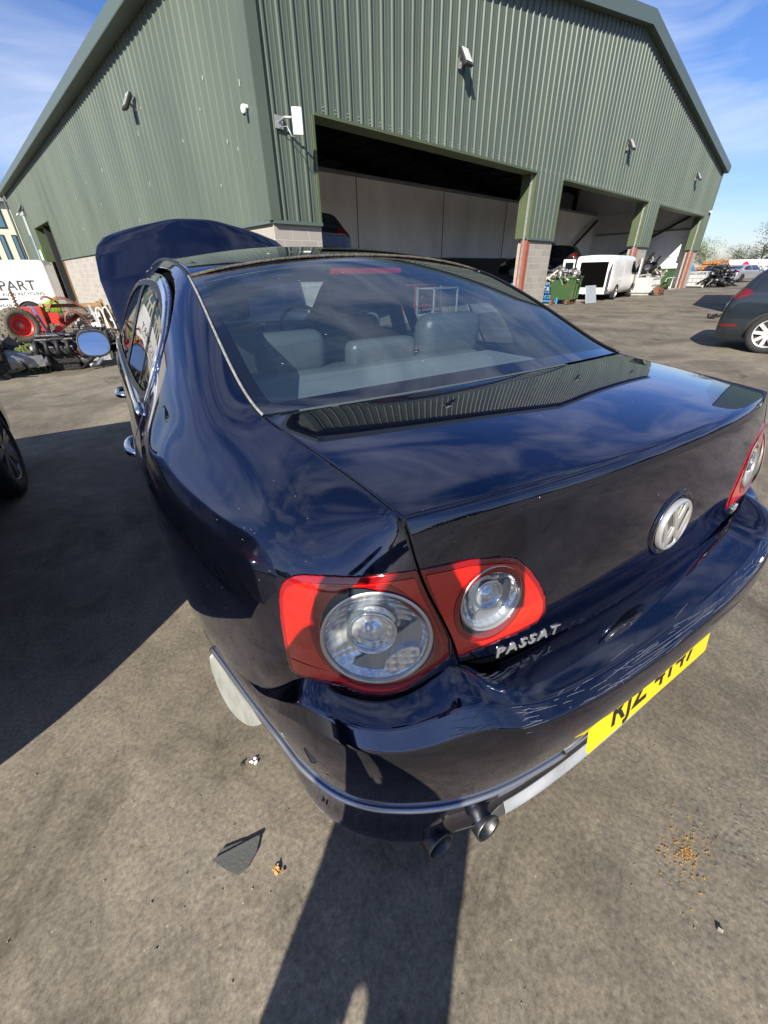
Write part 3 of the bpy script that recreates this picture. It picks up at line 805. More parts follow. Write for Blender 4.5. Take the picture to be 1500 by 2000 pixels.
for k in range(0):      # wiped marks on the lid near its left seam
    v0 = rs.uniform(.02, .14); u0 = rs.uniform(.22, .38); pts.append([(u0, v0), (u0 - rs.uniform(.01, .05), v0 + rs.uniform(.01, .035))])
for k in range(30):
    v0 = rs.uniform(.03, .08); u0 = rs.uniform(.62, .70); pts.append([(u0, v0), (u0 + rs.uniform(-.008, .008), v0 + rs.uniform(-.006, .006))])
marks('lid_scratches', LG, pts, mat('wiped_mark', (.07, .08, .12), rough=.4), .0004)
pts = [[(u, v), (u + rs.uniform(-.002, .002), v + .0012)] for u, v in ((rs.uniform(.02, .97), rs.uniform(.03, .97)) for _ in range(34))]
marks('lid_specks', LG, pts, SPK, .0006)
pts = [[(u, v), (u + rs.uniform(-.004, .004), v + .003)] for u, v in ((rs.uniform(.05, .95), rs.uniform(.05, .95)) for _ in range(20))]
marks('glass_specks', GG, pts, SPK, .0009, flip=True)
pts = [[(u, v), (u + rs.uniform(-.002, .002), v + .0006)] for u, v in ((rs.uniform(.3, .92), rs.uniform(.0, .40)) for _ in range(34))]
marks('flank_specks', SG, pts, SPK, .0004)
# ---- the lamps
RED = mat('lamp_red', (0.60, 0.012, 0.008), rough=0.10, coat=1.0, coat_rough=0.02, spec=0.6)
REDD = mat('lamp_dark_red', (0.24, 0.004, 0.007), rough=0.10, coat=1.0, coat_rough=0.02)
REDR = mat('lamp_reflector_red', (0.75, 0.03, 0.012), rough=0.22, coat=1.0)
def cells(m, scale, dist=0.004, strength=1.0, kind='CHEBYCHEV'):
    nt = m.node_tree; b = nt.nodes['Principled BSDF']
    tc = nt.nodes.new('ShaderNodeTexCoord'); v = nt.nodes.new('ShaderNodeTexVoronoi')
    v.inputs['Scale'].default_value = scale; v.distance = kind; v.inputs['Randomness'].default_value = 0.15
    bp = nt.nodes.new('ShaderNodeBump'); bp.inputs['Strength'].default_value = strength; bp.inputs['Distance'].default_value = dist
    nt.links.new(tc.outputs['Object'], v.inputs['Vector']); nt.links.new(v.outputs['Distance'], bp.inputs['Height'])
    nt.links.new(bp.outputs['Normal'], b.inputs['Normal'])
cells(REDR, 330, .0015)
FACET = mat('lamp_facet_chrome', (0.88, 0.89, 0.90), rough=0.20, metal=.72); cells(FACET, 75, .004, .6, kind='EUCLIDEAN')
BEZ = mat('lamp_bezel', (0.55, 0.53, 0.48), rough=0.25, metal=0.6)
BAFF = mat('lamp_baffle', (0.42, 0.44, 0.46), rough=0.26, metal=0.7)
CLEAR = glass_mat('lamp_clear_cover', (0.97, 0.98, 0.98), 1.4, base_alpha=.09)
def s_pos(s, z, G=None):
    j = int(np.argmin(np.abs(S_arc - s))); i = int(np.argmin(np.abs(SG[:, j, 2] - z)))
    n = normals(SG[i - 1:i + 2, j - 1:j + 2])[1, 1]
    return Vector(SG[i, j]), Vector(n)
def frame(n):
    n = n.normalized(); x = Vector((0, 0, 1)).cross(n).normalized(); y = n.cross(x)
    return Matrix((x, y, n)).transposed()          # local z = outward normal, y up
def lamp_unit(c, n, r, parent, pod=True):
    F = frame(n)
    def P(x, y, z): return c + F @ Vector((x, y, z))
    mb = MB(); mb.lathe([(r * 1.02, .002), (r * .99, .0045), (r * .945, .002), (r * .935, -.004)], c, 'z', 64, F)
    own(mb.build('lamp_ring', BEZ), parent)
    mb = MB(); mb.lathe([(r * .94, -.003), (r * .86, -.012), (r * .70, -.021), (r * .5, -.026), (r * .2, -.028), (.0005, -.028)], c, 'z', 48, F)
    own(mb.build('lamp_reflector', FACET), parent)
    # grey diagonal baffle
    poly = []
    a0, a1 = R(-125), R(20)
    for k in range(25):
        a = a0 + (a1 - a0) * k / 24; poly.append((r * .90 * math.cos(a), r * .90 * math.sin(a)))
    inner = [(r * .90 * math.cos(a1) * .75, r * .22), (r * .30, -r * .10), (-r * .10, -r * .42), (-r * .42, -r * .62)]
    mb = MB(); O = P(0, 0, -.016)
    mb.prism(poly + inner, F @ Vector((0, 0, .003)), O, (F @ Vector((1, 0, 0)), F @ Vector((0, 1, 0))))
    own(mb.build('lamp_baffle', BAFF), parent)
    cc_ = P(-.08 * r, .12 * r, 0)
    mb = MB(); mb.lathe([(r * .46, -.018), (r * .46, .000), (r * .43, .002), (r * .40, .000), (r * .395, -.010)], cc_, 'z', 48, F)
    own(mb.build('bulb_ring', CHROME), parent)
    mb = MB(); mb.lathe([(r * .40, -.010), (r * .33, -.006), (r * .27, -.010), (r * .2, -.003), (r * .1, .000), (.0004, .001)], cc_, 'z', 40, F)
    own(mb.build('bulb_lens', FACET), parent)
    if pod:
        mb = MB(); pc = P(.46 * r, -.52 * r, -.004)
        el = []
        for k in range(28):
            a = 2 * math.pi * k / 28; x, y = .40 * r * math.cos(a), .20 * r * math.sin(a); el.append((x * .77 - y * .64, x * .64 + y * .77))
        mb.prism(el, F @ Vector((0, 0, -.01)), pc, (F @ Vector((1, 0, 0)), F @ Vector((0, 1, 0))))
        own(mb.build('indicator_pod', FACET), parent)
OC, OR_ = (.1110, .8615), .0870
F_oc = np.hypot(SU - OC[0], SZ - OC[1]) - OR_
F_oc = np.where(far, .3, F_oc)
F_band = poly_sdf(SU, SZ, [(-.1, .835), (.40, .822), (.40, .6), (-.1, .6)])
lamp_objs = []
def bake_lamp_outer():
    base = own(clip_grid('tail_lamp', SG, [F_lamp, -F_oc], REDD, off=.0015, thick=.012))
    own(clip_grid('red_lens', SG, [F_lamp + .010, -F_oc - .0, -F_band], RED, off=.003), base)
    own(clip_grid('red_reflector', SG, [F_lamp + .010, -F_oc - .0, F_band, -(np.abs(SZ - .795 + SU * .02) - .0015)], REDR, off=.003), base)
    # raised red collar round the clear circle
    own(clip_grid('lamp_collar', SG, [F_oc - .018, -F_oc, F_lamp + .012], REDD, off=.0042), base)
    c, n = s_pos(*OC)
    lamp_unit(c, n, OR_, base)
    own(clip_grid('clear_cover', SG, [F_oc - .0], CLEAR, off=.009), base)
    return base
tl = bake_lamp_outer()
IC, IR = (-.4850, .8800), .0600
F_ic = np.where(rear_rows, np.hypot(LG[..., 0] - IC[0], LG[..., 2] - IC[1]) - IR, .3)
F_bd = np.where(rear_rows, poly_sdf(LG[..., 0], LG[..., 2], [(-.7, .6), (-.7, .825), (-.2, .865), (-.2, .6)]), .3)
base2 = own(clip_grid('tail_lamp', LG, [F_in, -F_ic], REDD, off=.0015, thick=.012))
own(clip_grid('red_lens', LG, [F_in + .009, -F_ic, -F_bd], RED, off=.003), base2)
own(clip_grid('red_reflector', LG, [F_in + .009, -F_ic, F_bd], REDR, off=.003), base2)
own(clip_grid('lamp_collar', LG, [F_ic - .010, -F_ic, F_in + .009], REDD, off=.0042), base2)
i0 = int(np.argmin(np.abs(LG[70:, 40, 2] - IC[1]))) + 70; jj = int(np.argmin(np.abs(LG[i0, :, 0] - IC[0])))
n_in = Vector(normals(LG[i0 - 1:i0 + 2, jj - 1:jj + 2])[1, 1])
lamp_unit(Vector(LG[i0, jj]), n_in, IR, base2, False)
own(clip_grid('clear_cover', LG, [F_ic], CLEAR, off=.008), base2)
def mirror_tree(o, parent):
    c = mirror_of(o); c.parent = parent; c.location = o.location
    for ch in list(o.children): mirror_tree(ch, c)
    return c
tl_r = mirror_tree(tl, saloon); tl2_r = mirror_tree(base2, saloon)
for o in parts: mirror_of(o).location = o.location

# ---- badge and lettering on the lid
BADGEM = mat('badge_chrome', (.72, .72, .70), rough=.24, metal=.75)
def lid_pos(x, z):
    jj = int(np.argmin(np.abs(LG[80, :, 0] - x))); i0 = int(np.argmin(np.abs(LG[66:, jj, 2] - z))) + 66
    i0 = min(i0, LG.shape[0] - 2)
    return Vector(LG[i0, jj]), Vector(normals(LG[i0 - 1:i0 + 2, jj - 1:jj + 2])[1, 1])
bc, bn = lid_pos(.012, .880)
bF = frame(bn)
br = .058
mb = MB(); mb.lathe([(br * 1.36, -.001), (br * 1.30, .004), (br * 1.18, .004), (br * 1.06, .000)], bc, 'z', 56, bF)
own(mb.build('badge_surround', PAINT))
bdg = MB()
bdg.lathe([(br * 1.02, .002), (br * 1.02, .010), (br * .98, .0125), (br * .88, .012), (br * .86, .009)], bc, 'z', 56, bF)
badge = own(bdg.build('round_badge', BADGEM))
mb = MB(); mb.lathe([(br * .99, .0065), (.0004, .0085)], bc, 'z', 40, bF)
own(mb.build('badge_disc', mat('badge_disc', (.10, .10, .10), rough=.3, metal=.3)), badge)
mb = MB()
def BPn(x, y): return bc + bF @ Vector((x * br, y * br, .0105))
for a, b_ in (((-.42, .78), (-.035, -.01)), ((.42, .78), (.035, -.01)), ((-.84, .30), (-.40, -.80)), ((-.40, -.80), (-.02, .02 - .10)), ((.40, -.80), (.02, .02 - .10)), ((.84, .30), (.40, -.80))):
    mb.beam(BPn(*a), BPn(*b_), .17 * br, .004, up=bn)
own(mb.build('badge_letters', BADGEM), badge)
tc0, tn = lid_pos(-.412, .750)
tF = frame(tn)
TM = Matrix.Translation(tc0 + tn * .001) @ tF.to_4x4() @ Matrix.Rotation(R(-4.5), 4, 'Z')
tx = text_mesh('model_lettering', 'PASSAT', .0335, BADGEM, .0010, mw=TM, bold=.0006, spacing=1.30, shear=.0, xs=1.15)
own(tx)
tm2c, tm2n = lid_pos(.50, .748)
own(text_mesh('engine_lettering', 'TDI', .026, BADGEM, .0018, mw=Matrix.Translation(tm2c + tm2n * .001) @ frame(tm2n).to_4x4(), bold=.0006, spacing=1.2))
# crease highlight scratches on the bumper ledge
# ---- handles
def handle(y0, z, x0):
    pts = [(x0 + .012, y0 - .005, z), (x0 - .020, y0, z), (x0 - .036, y0 + .02, z), (x0 - .038, y0 + .10, z), (x0 - .034, y0 + .165, z), (x0 - .018, y0 + .19, z), (x0 + .012, y0 + .195, z)]
    o = MB().tube(bspl(np.array(pts), 22), .015, 12).build('door_handle', CHROME); own(o); return o
for y0 in (1.56, 2.58):
    h = handle(y0, .785, -.928); mirror_of(h).location = h.location
# ---- door mirrors
for s in (-1, 1):
    mc = Vector((s * 1.01, 3.16, 1.00)) if s > 0 else Vector((-1.012, 3.16, 1.000))
    hb = MB()
    prof = []
    vs, fs = [], []
    nu, nv = 14, 20
    for i in range(nu + 1):
        t = i / nu; yy = t * .13; sc = math.sqrt(max(0, 1 - (t * .98) ** 2.2))
        for k in range(nv):
            a = 2 * math.pi * k / nv; ca, sa = math.cos(a), math.sin(a)
            rx = .090 * math.copysign(abs(ca) ** .75, ca); rz = .078 * math.copysign(abs(sa) ** .75, sa)
            vs.append(mc + Vector((rx * sc, yy, rz * sc + .01 * t)))
    for i in range(nu):
        for k in range(nv):
            fs.append((i * nv + k, (i + 1) * nv + k, (i + 1) * nv + (k + 1) % nv, i * nv + (k + 1) % nv))
    hb.add(vs, fs, True)
    hb.beam(mc + Vector((-s * .07, .07, -.04)), Vector((s * .89, 3.26, .965)), .05, .035)
    ho = own(hb.build('door_mirror', PAINT, recalc=True))
    gl = MB(); el = [(.080 * math.copysign(abs(math.cos(a)) ** .75, math.cos(a)), .068 * math.copysign(abs(math.sin(a)) ** .75, math.sin(a))) for a in np.linspace(0, 2 * math.pi, 40)[:-1]]
    nn = Vector((-.15 if s < 0 else .05, -.95, .28 if s < 0 else .1)).normalized(); ax_ = Vector((0, 0, 1)).cross(-nn).normalized(); ax_ = -ax_ if ax_.x < 0 else ax_; ay_ = nn.cross(ax_).normalized(); ay_ = -ay_ if ay_.z < 0 else ay_
    gl.prism(el, ax_.cross(ay_) * .004, mc + Vector((0, -.026, 0)), (ax_, ay_))
    own(gl.build('mirror_glass', mat('mirror_glass', (.62, .66, .64), rough=.01, metal=1.0)), ho)
    rimp = [mc + Vector((0, -.024, 0)) + ax_ * x * 1.06 + ay_ * z * 1.08 for x, z in el] ; rimp.append(rimp[0])
    own(MB().tube(rimp, .006, 8, False).build('mirror_rim', BLACKTRIM), ho)
# ---- raised bonnet
bpts_t = np.linspace(0, 1, 12)
def bonnet_half(t):   # half width along the length
    return np.interp(t, [0, .1, .5, .72, .82, .90, .96, 1], [.785, .80, .82, .80, .765, .70, .58, .38])
nb = 60
BNG = np.zeros((nb, 61, 3))
for i in range(nb):
    t = i / (nb - 1); w = bonnet_half(t)
    for j in range(61):
        f = (j - 30) / 30
        L = t * .90
        up = math.sin(math.pi * min(1, t)) * .035 * (1 - abs(f) ** 2) + (.06 * t ** 4) * (1 - abs(f) ** 3)
        crown = -.05 * abs(f) ** 3
        # unit vectors of the raised panel: along (0,.56,.83), outward normal (0,-.83,.56)
        BNG[i, j] = (f * w - .04, 3.80 + .56 * L - .83 * (up + crown) * 1.0, .99 + .83 * L + .56 * (up + crown))
own(clip_grid('bonnet', BNG, [np.full(BNG.shape[:2], -1.)], PAINT, thick=.02, flip=True))
own(MB().tube([(-.62, 4.35, .84), (-.55, 4.18, 1.33)], .008, 8).build('bonnet_strut', BLACKTRIM))
# engine bay and front end
fb = MB(); fb.bx(-.80, .80, 3.78, 4.50, .45, .80); fb.bx(-.60, .60, 3.95, 4.40, .80, .90)
own(fb.build('engine_bay', BLACKTRIM))
fbp = []
FP = np.array([[(-.62, 4.66, z), (-.4, 4.72, z), (0, 4.75, z), (.4, 4.72, z), (.62, 4.66, z)] for z in (.22, .35, .5, .62, .72)])
own(clip_grid('front_bumper', surf(FP, 12, 30), [np.full((12, 30), -1.)], PAINT, thick=.03))
# ---- cabin
own(clip_grid('headlining', RG, [np.full(RG.shape[:2], -1.)], mat('headlining_cloth', (.22, .22, .21), rough=.95), off=-.03, flip=True))
def cushion(x0, x1, y0, y1, z0, z1, name, m, r=.04, rake=0.0):
    mb = MB(); mb.bx(x0, x1, y0, y1, z0, z1); o = mb.build(name, m)
    if rake: 
        for v in o.data.vertices: v.co.y -= (v.co.z - z0) * rake
    md = o.modifiers.new('bevel', 'BEVEL'); md.width = r; md.segments = 4
    o.data.polygons.foreach_set('use_smooth', [True] * 6)
    return own(o)
own(MB().bx(-.655, .655, .78, 1.38, 1.005, 1.022).build('parcel_shelf', CARPET, bevel=.006))
cushion(-.62, .62, 1.36, 1.55, .55, 1.03, 'rear_backrest', LEATHER, .05)
cushion(-.455, -.175, 1.44, 1.56, 1.0, 1.17, 'rear_headrest', LEATHER, .05, .1)
cushion(-.08, .25, 1.42, 1.52, .99, 1.115, 'rear_headrest', LEATHER, .035, .1)
cushion(.31, .66, 1.44, 1.58, .99, 1.19, 'rear_headrest', LEATHER, .06, .1)
for s in (-1, 1):
    cushion(s * .37 - .23, s * .37 + .23, 2.28, 2.42, .50, 1.13, 'front_backrest', LEATHER, .06, -.0)
    cushion(s * .37 - .13, s * .37 + .13, 2.22, 2.33, 1.15, 1.34, 'front_headrest', LEATHER, .04)
    cushion(s * .37 - .25, s * .37 + .25, 2.35, 2.85, .38, .52, 'front_seat_cushion', LEATHER, .05)
own(MB().bx(-.72, .72, 3.30, 3.85, .60, .98).build('dashboard', BLACKTRIM, bevel=.05))
sw = MB(); ring = [Vector((.37 + .185 * math.cos(a), 3.05 + .185 * math.sin(a) * .42, .98 + .185 * math.sin(a) * .9)) for a in np.linspace(0, 2 * math.pi, 33)]
sw.tube(ring, .014, 8, False); sw.beam((.20, 3.05, .98), (.54, 3.05, .98), .05, .03); sw.beam((.37, 3.05, .98), (.37, 3.2, .90), .12, .1)
own(sw.build('steering_wheel', BLACKTRIM))
VIS = mat('pale_visor', (.42, .45, .44), rough=.8)
own(MB().bx(-.60, -.10, 3.02, 3.10, 1.305, 1.345).build('sun_visor', VIS, bevel=.01))
own(MB().bx(.10, .60, 3.02, 3.10, 1.305, 1.345).build('sun_visor', VIS, bevel=.01))
own(MB().bx(-.12, .12, 3.10, 3.13, 1.22, 1.29).build('rear_view_mirror', BLACKTRIM, bevel=.012))
own(MB().bx(-.15, .15, 1.40, 1.43, 1.352, 1.372).build('high_brake_light', REDD, bevel=.004))
for s in (-1, 1):   # middle pillars, inside
    own(MB().beam((s * .76, 2.28, .95), (s * .60, 2.24, 1.36), .07, .05).build('cabin_pillar', BLACKTRIM))
own(MB().bx(-.60, .60, .7, 4.2, .22, .30).build('floor_pan', BLACKTRIM))
own(MB().bx(-.70, .70, .52, 1.35, .30, .90).build('boot_cavity', GAP))
# ---- wheels
ALLOY = mat('alloy_silver', (0.48, 0.49, 0.50), rough=0.3, metal=0.85, var=.15, vscale=20)
ALLOYD = mat('alloy_dark', (0.10, 0.10, 0.105), rough=0.35, metal=0.8)
DRUM = mat('brake_rust', (0.10, 0.07, 0.05), rough=0.8, metal=.4)
def wheel(parent, loc, Rw=.32, width=.21, side=-1, spokes=7, rimm=None, sp_w=.055, rim_r=None, twin=False, tyrem=None):
    """wheel with its outer face towards x*side; returns tyre with rim as sub-part"""
    rr = rim_r or Rw * .69
    w = width / 2
    t = MB(); t.lathe([(rr * .98, side * w * .75), (rr * 1.02, side * w * .95), (rr + (Rw - rr) * .45, side * w * 1.03), (Rw * .965, side * w * .90), (Rw * .995, side * w * .70),
             (Rw, side * w * .3), (Rw, -side * w * .3), (Rw * .99, -side * w * .75), (Rw * .93, -side * w), (rr, -side * w * .8)], loc, 'x', 56)
    ty = t.build('tyre', tyrem or TYRE, parent, recalc=True)
    rm = MB(); lx = loc[0]
    rm.lathe([(rr * 1.0, side * w * .80), (rr * 1.02, side * w * .90), (rr * .96, side * w * .92), (rr * .93, side * w * .82), (rr * .90, side * w * .2), (rr * .88, -side * w * .6)], loc, 'x', 56)
    rm.lathe([(rr * .20, side * w * .62), (rr * .20, side * w * .78), (rr * .12, side * w * .82), (.001, side * w * .83)], loc, 'x', 24)
    for k in range(spokes):
        a = 2 * math.pi * k / spokes + .3
        offs = (-.13, .13) if twin else (0,)
        for da in offs:
            p0 = Vector((lx + side * w * .72, loc[1] + rr * .16 * math.cos(a), loc[2] + rr * .16 * math.sin(a)))
            p1 = Vector((lx + side * w * .80, loc[1] + rr * .95 * math.cos(a + da), loc[2] + rr * .95 * math.sin(a + da)))
            rm.beam(p0, p1, sp_w * (.6 if twin else 1), .02, up=(1, 0, 0))
    ro = rm.build('rim', rimm or ALLOY, ty)
    dr = MB(); dr.lathe([(rr * .85, side * w * .25), (.001, side * w * .25)], loc, 'x', 32); dr.build('brake_disc', DRUM, ty)
    return ty
for s in (-1, 1):
    for y in (1.12, 3.83):
        w = wheel(saloon, (s * .765, y - 2.4, .318), .318, .205, s, 7)
# pale flap hanging behind the rear left wheel
FLAP = mat('pale_flap_plastic', (0.33, 0.34, 0.31), rough=0.6, var=.25, vscale=9, stretch=(6, 1, 1))
for s in (-1, 1):
    fl = MB(); P = rpoly([(s * .68, .40), (s * .912, .42), (s * .924, .36), (s * .922, .24), (s * .907, .12), (s * .878, .035), (s * .845, .006), (s * .76, .006), (s * .70, .03)], it=2)
    fl.prism([tuple(p) for p in P], (0, .012, 0), (0, .80, 0))
    own(fl.build('mud_flap', FLAP))
# ================================================================== ground
GB = 0.204179      # bearing of the warehouse front against the car
def ground_mat():
    m = bpy.data.materials.new('yard_tarmac'); m.use_nodes = True
    nt = m.node_tree; N = nt.nodes; L = nt.links; b = N['Principled BSDF']
    tc = N.new('ShaderNodeTexCoord')
    def noise(sc, det=8, rough=.6, dist=0, st=None):
        n = N.new('ShaderNodeTexNoise'); n.inputs['Scale'].default_value = sc; n.inputs['Detail'].default_value = det
        n.inputs['Roughness'].default_value = rough; n.inputs['Distortion'].default_value = dist
        if st:
            mp = N.new('ShaderNodeMapping'); mp.inputs['Scale'].default_value = st; mp.inputs['Rotation'].default_value = (0, 0, .5)
            L.new(tc.outputs['Object'], mp.inputs['Vector']); L.new(mp.outputs['Vector'], n.inputs['Vector'])
        else: L.new(tc.outputs['Object'], n.inputs['Vector'])
        return n.outputs['Fac']
    def ramp(f, a, b_, c0, c1):
        r = N.new('ShaderNodeValToRGB'); r.color_ramp.elements[0].position = a; r.color_ramp.elements[1].position = b_
        r.color_ramp.elements[0].color = (*c0, 1); r.color_ramp.elements[1].color = (*c1, 1); L.new(f, r.inputs['Fac']); return r.outputs['Color']
    def mix(f, a, b_, mode='MIX'):
        x = N.new('ShaderNodeMix'); x.data_type = 'RGBA'; x.blend_type = mode
        for s_, v in ((0, f), (6, a), (7, b_)):
            if isinstance(v, (int, float)): x.inputs[s_].default_value = v
            elif isinstance(v, tuple): x.inputs[s_].default_value = (*v, 1)
            else: L.new(v, x.inputs[s_])
        return x.outputs[2]
    g3 = lambda v: (v, v, v)
    base = ramp(noise(.75, 12, .68, .6), .34, .66, (.100, .085, .064), (.268, .232, .180))
    fine = ramp(noise(70, 8, .8), .32, .68, g3(.45), g3(1.42))
    c = mix(1.0, base, fine, 'MULTIPLY')
    mid = ramp(noise(7, 10, .72, .5), .32, .68, (.74, .75, .76), (1.18, 1.16, 1.10)); c = mix(1.0, c, mid, 'MULTIPLY')
    # exposed stones of the chippings
    v = N.new('ShaderNodeTexVoronoi'); v.inputs['Scale'].default_value = 62; L.new(tc.outputs['Object'], v.inputs['Vector'])
    stone = ramp(v.outputs['Distance'], .18, .42, g3(1), g3(0))
    worn = ramp(noise(.9, 6, .7, .4), .44, .58, g3(0), g3(1))
    sx = N.new('ShaderNodeSeparateXYZ'); L.new(tc.outputs['Object'], sx.inputs[0])
    side = N.new('ShaderNodeMapRange'); side.interpolation_type = 'SMOOTHSTEP'; side.inputs['From Min'].default_value = -.55; side.inputs['From Max'].default_value = .25; side.inputs['To Min'].default_value = .12
    L.new(sx.outputs[0], side.inputs['Value'])
    wm = N.new('ShaderNodeMath'); wm.operation = 'MULTIPLY'; L.new(worn, wm.inputs[0]); L.new(side.outputs['Result'], wm.inputs[1])
    sm = N.new('ShaderNodeMath'); sm.operation = 'MULTIPLY'; L.new(stone, sm.inputs[0]); L.new(wm.outputs[0], sm.inputs[1])
    stc = N.new('ShaderNodeMix'); stc.data_type = 'RGBA'
    sm2 = N.new('ShaderNodeMath'); sm2.operation = 'MULTIPLY'; sm2.inputs[1].default_value = .55; L.new(sm.outputs[0], sm2.inputs[0])
    hv = N.new('ShaderNodeHueSaturation'); hv.inputs['Saturation'].default_value = .12; hv.inputs['Value'].default_value = .16; L.new(v.outputs['Color'], hv.inputs['Color'])
    c = mix(sm2.outputs[0], c, hv.outputs['Color'])
    # dark broken patches and grit
    dk = ramp(noise(1.3, 12, .72, .8), .56, .68, g3(1), (.50, .48, .46))
    c = mix(1.0, c, dk, 'MULTIPLY')
    pit = ramp(noise(9, 8, .85), .66, .73, g3(1), g3(.55)); c = mix(1.0, c, pit, 'MULTIPLY')
    # oil darkened
    oil = ramp(noise(.23, 5, .5), .50, .72, g3(1), g3(.72)); c = mix(1.0, c, oil, 'MULTIPLY')
    # pale scuffs
    sc = ramp(noise(5, 3, .6, 0, (.25, 7, 1)), .70, .76, g3(0), g3(1))
    gate = ramp(noise(1.7, 2), .5, .6, g3(0), g3(.35))
    f2 = N.new('ShaderNodeMath'); f2.operation = 'MULTIPLY'; L.new(sc, f2.inputs[0]); L.new(gate, f2.inputs[1])
    c = mix(f2.outputs[0], c, (.30, .27, .22))
    # pale specks of grit
    vs = N.new('ShaderNodeTexVoronoi'); vs.inputs['Scale'].default_value = 17; L.new(tc.outputs['Object'], vs.inputs['Vector'])
    sp = ramp(vs.outputs['Distance'], .035, .05, g3(1), g3(0)); c = mix(sp, c, (.33, .29, .22))
    L.new(c, b.inputs['Base Color'])
    b.inputs['Roughness'].default_value = .82; b.inputs['Specular IOR Level'].default_value = .35
    h1 = N.new('ShaderNodeMath'); h1.operation = 'MULTIPLY_ADD'; h1.inputs[1].default_value = .6
    L.new(noise(55, 8, .8), h1.inputs[0]); L.new(sm.outputs[0], h1.inputs[2])
    bp = N.new('ShaderNodeBump'); bp.inputs['Strength'].default_value = .5; bp.inputs['Distance'].default_value = .0022
    L.new(h1.outputs[0], bp.inputs['Height'])
    bp2 = N.new('ShaderNodeBump'); bp2.inputs['Strength'].default_value = .3; bp2.inputs['Distance'].default_value = .012
    L.new(noise(6, 8, .7), bp2.inputs['Height']); L.new(bp.outputs['Normal'], bp2.inputs['Normal'])
    L.new(bp2.outputs['Normal'], b.inputs['Normal'])
    return m
GM = ground_mat()
gr = from_pydata('ground', [(-900, -900, 0), (900, -900, 0), (900, 900, 0), (-900, 900, 0)], [(0, 1, 2, 3)], GM)
tag(gr, kind='structure')

# ================================================================== warehouse (local: s right along the front, t into the depth)
WO = (2.734, 10.209, 0)
CLAD = mat('green_cladding', (0.084, 0.106, 0.082), rough=0.38, spec=0.45, var=.17, vscale=.6, rvar=.1, stretch=(1, 1, .25))
CLADF = mat('green_flashing', (0.075, 0.098, 0.050), rough=0.5, var=.10, vscale=1.2)
TRIM = mat('grey_green_trim', (0.085, 0.115, 0.105), rough=0.42)
STEEL = mat('galvanised', (.42, .43, .43), rough=.45, metal=.6, var=.2, vscale=8)
REDOX = mat('red_oxide_steel', (0.26, 0.075, 0.045), rough=0.7, var=.2, vscale=3)
INW = mat('grey_liner_wall', (0.88, 0.88, 0.87), rough=0.7, var=.12, vscale=.8, stretch=(1, 1, .4))
DARKIN = mat('dark_roof_liner', (0.24, 0.25, 0.25), rough=0.7, var=.2, vscale=.7)
def block_mat(name, c0, c1, mortar, sc=1.0):
    m = bpy.data.materials.new(name); m.use_nodes = True
    nt = m.node_tree; b = nt.nodes['Principled BSDF']; tc = nt.nodes.new('ShaderNodeTexCoord')
    sx = nt.nodes.new('ShaderNodeSeparateXYZ'); nt.links.new(tc.outputs['Object'], sx.inputs[0])
    ad = nt.nodes.new('ShaderNodeMath'); ad.operation = 'ADD'; nt.links.new(sx.outputs[0], ad.inputs[0]); nt.links.new(sx.outputs[1], ad.inputs[1])
    cb = nt.nodes.new('ShaderNodeCombineXYZ'); nt.links.new(ad.outputs[0], cb.inputs[0]); nt.links.new(sx.outputs[2], cb.inputs[1])
    br = nt.nodes.new('ShaderNodeTexBrick'); nt.links.new(cb.outputs[0], br.inputs['Vector'])
    br.inputs['Scale'].default_value = sc; br.inputs['Brick Width'].default_value = .45; br.inputs['Row Height'].default_value = .225
    br.inputs['Mortar Size'].default_value = .010; br.inputs['Mortar Smooth'].default_value = .2
    br.inputs['Color1'].default_value = (*c0, 1); br.inputs['Color2'].default_value = (*c1, 1); br.inputs['Mortar'].default_value = (*mortar, 1)
    n = nt.nodes.new('ShaderNodeTexNoise'); n.inputs['Scale'].default_value = 30; n.inputs['Detail'].default_value = 6
    nt.links.new(tc.outputs['Object'], n.inputs['Vector'])
    mx = nt.nodes.new('ShaderNodeMix'); mx.data_type = 'RGBA'; mx.blend_type = 'MULTIPLY'; mx.inputs[0].default_value = 1
    rp = nt.nodes.new('ShaderNodeValToRGB'); rp.color_ramp.elements[0].color = (.75, .75, .75, 1); rp.color_ramp.elements[1].color = (1.15, 1.15, 1.15, 1)
    nt.links.new(n.outputs['Fac'], rp.inputs['Fac']); nt.links.new(br.outputs['Color'], mx.inputs[6]); nt.links.new(rp.outputs['Color'], mx.inputs[7])
    nt.links.new(mx.outputs[2], b.inputs['Base Color']); b.inputs['Roughness'].default_value = .9
    bp = nt.nodes.new('ShaderNodeBump'); bp.inputs['Strength'].default_value = .5; bp.inputs['Distance'].default_value = .01; bp.invert = True
    nt.links.new(br.outputs['Fac'], bp.inputs['Height']); nt.links.new(bp.outputs['Normal'], b.inputs['Normal'])
    return m
BLOCK = block_mat('concrete_blockwork', (.30, .275, .24), (.36, .335, .295), (.42, .40, .36))
wh = empty('warehouse', WO, GB, 'large green corrugated metal warehouse with three open bays, grey block plinth and shallow gable roof', 'warehouse')
WIDTH, DEPTH, EAVE, APEX, BT, DT = 34.3, 37.5, 6.78, 9.28, 2.36, 4.27
BAYS = [(1.27, 10.62), (12.62, 22.02), (23.82, 33.05)]
def roofz(s): return EAVE + (APEX - EAVE) * (1 - abs(s - WIDTH / 2) / (WIDTH / 2))
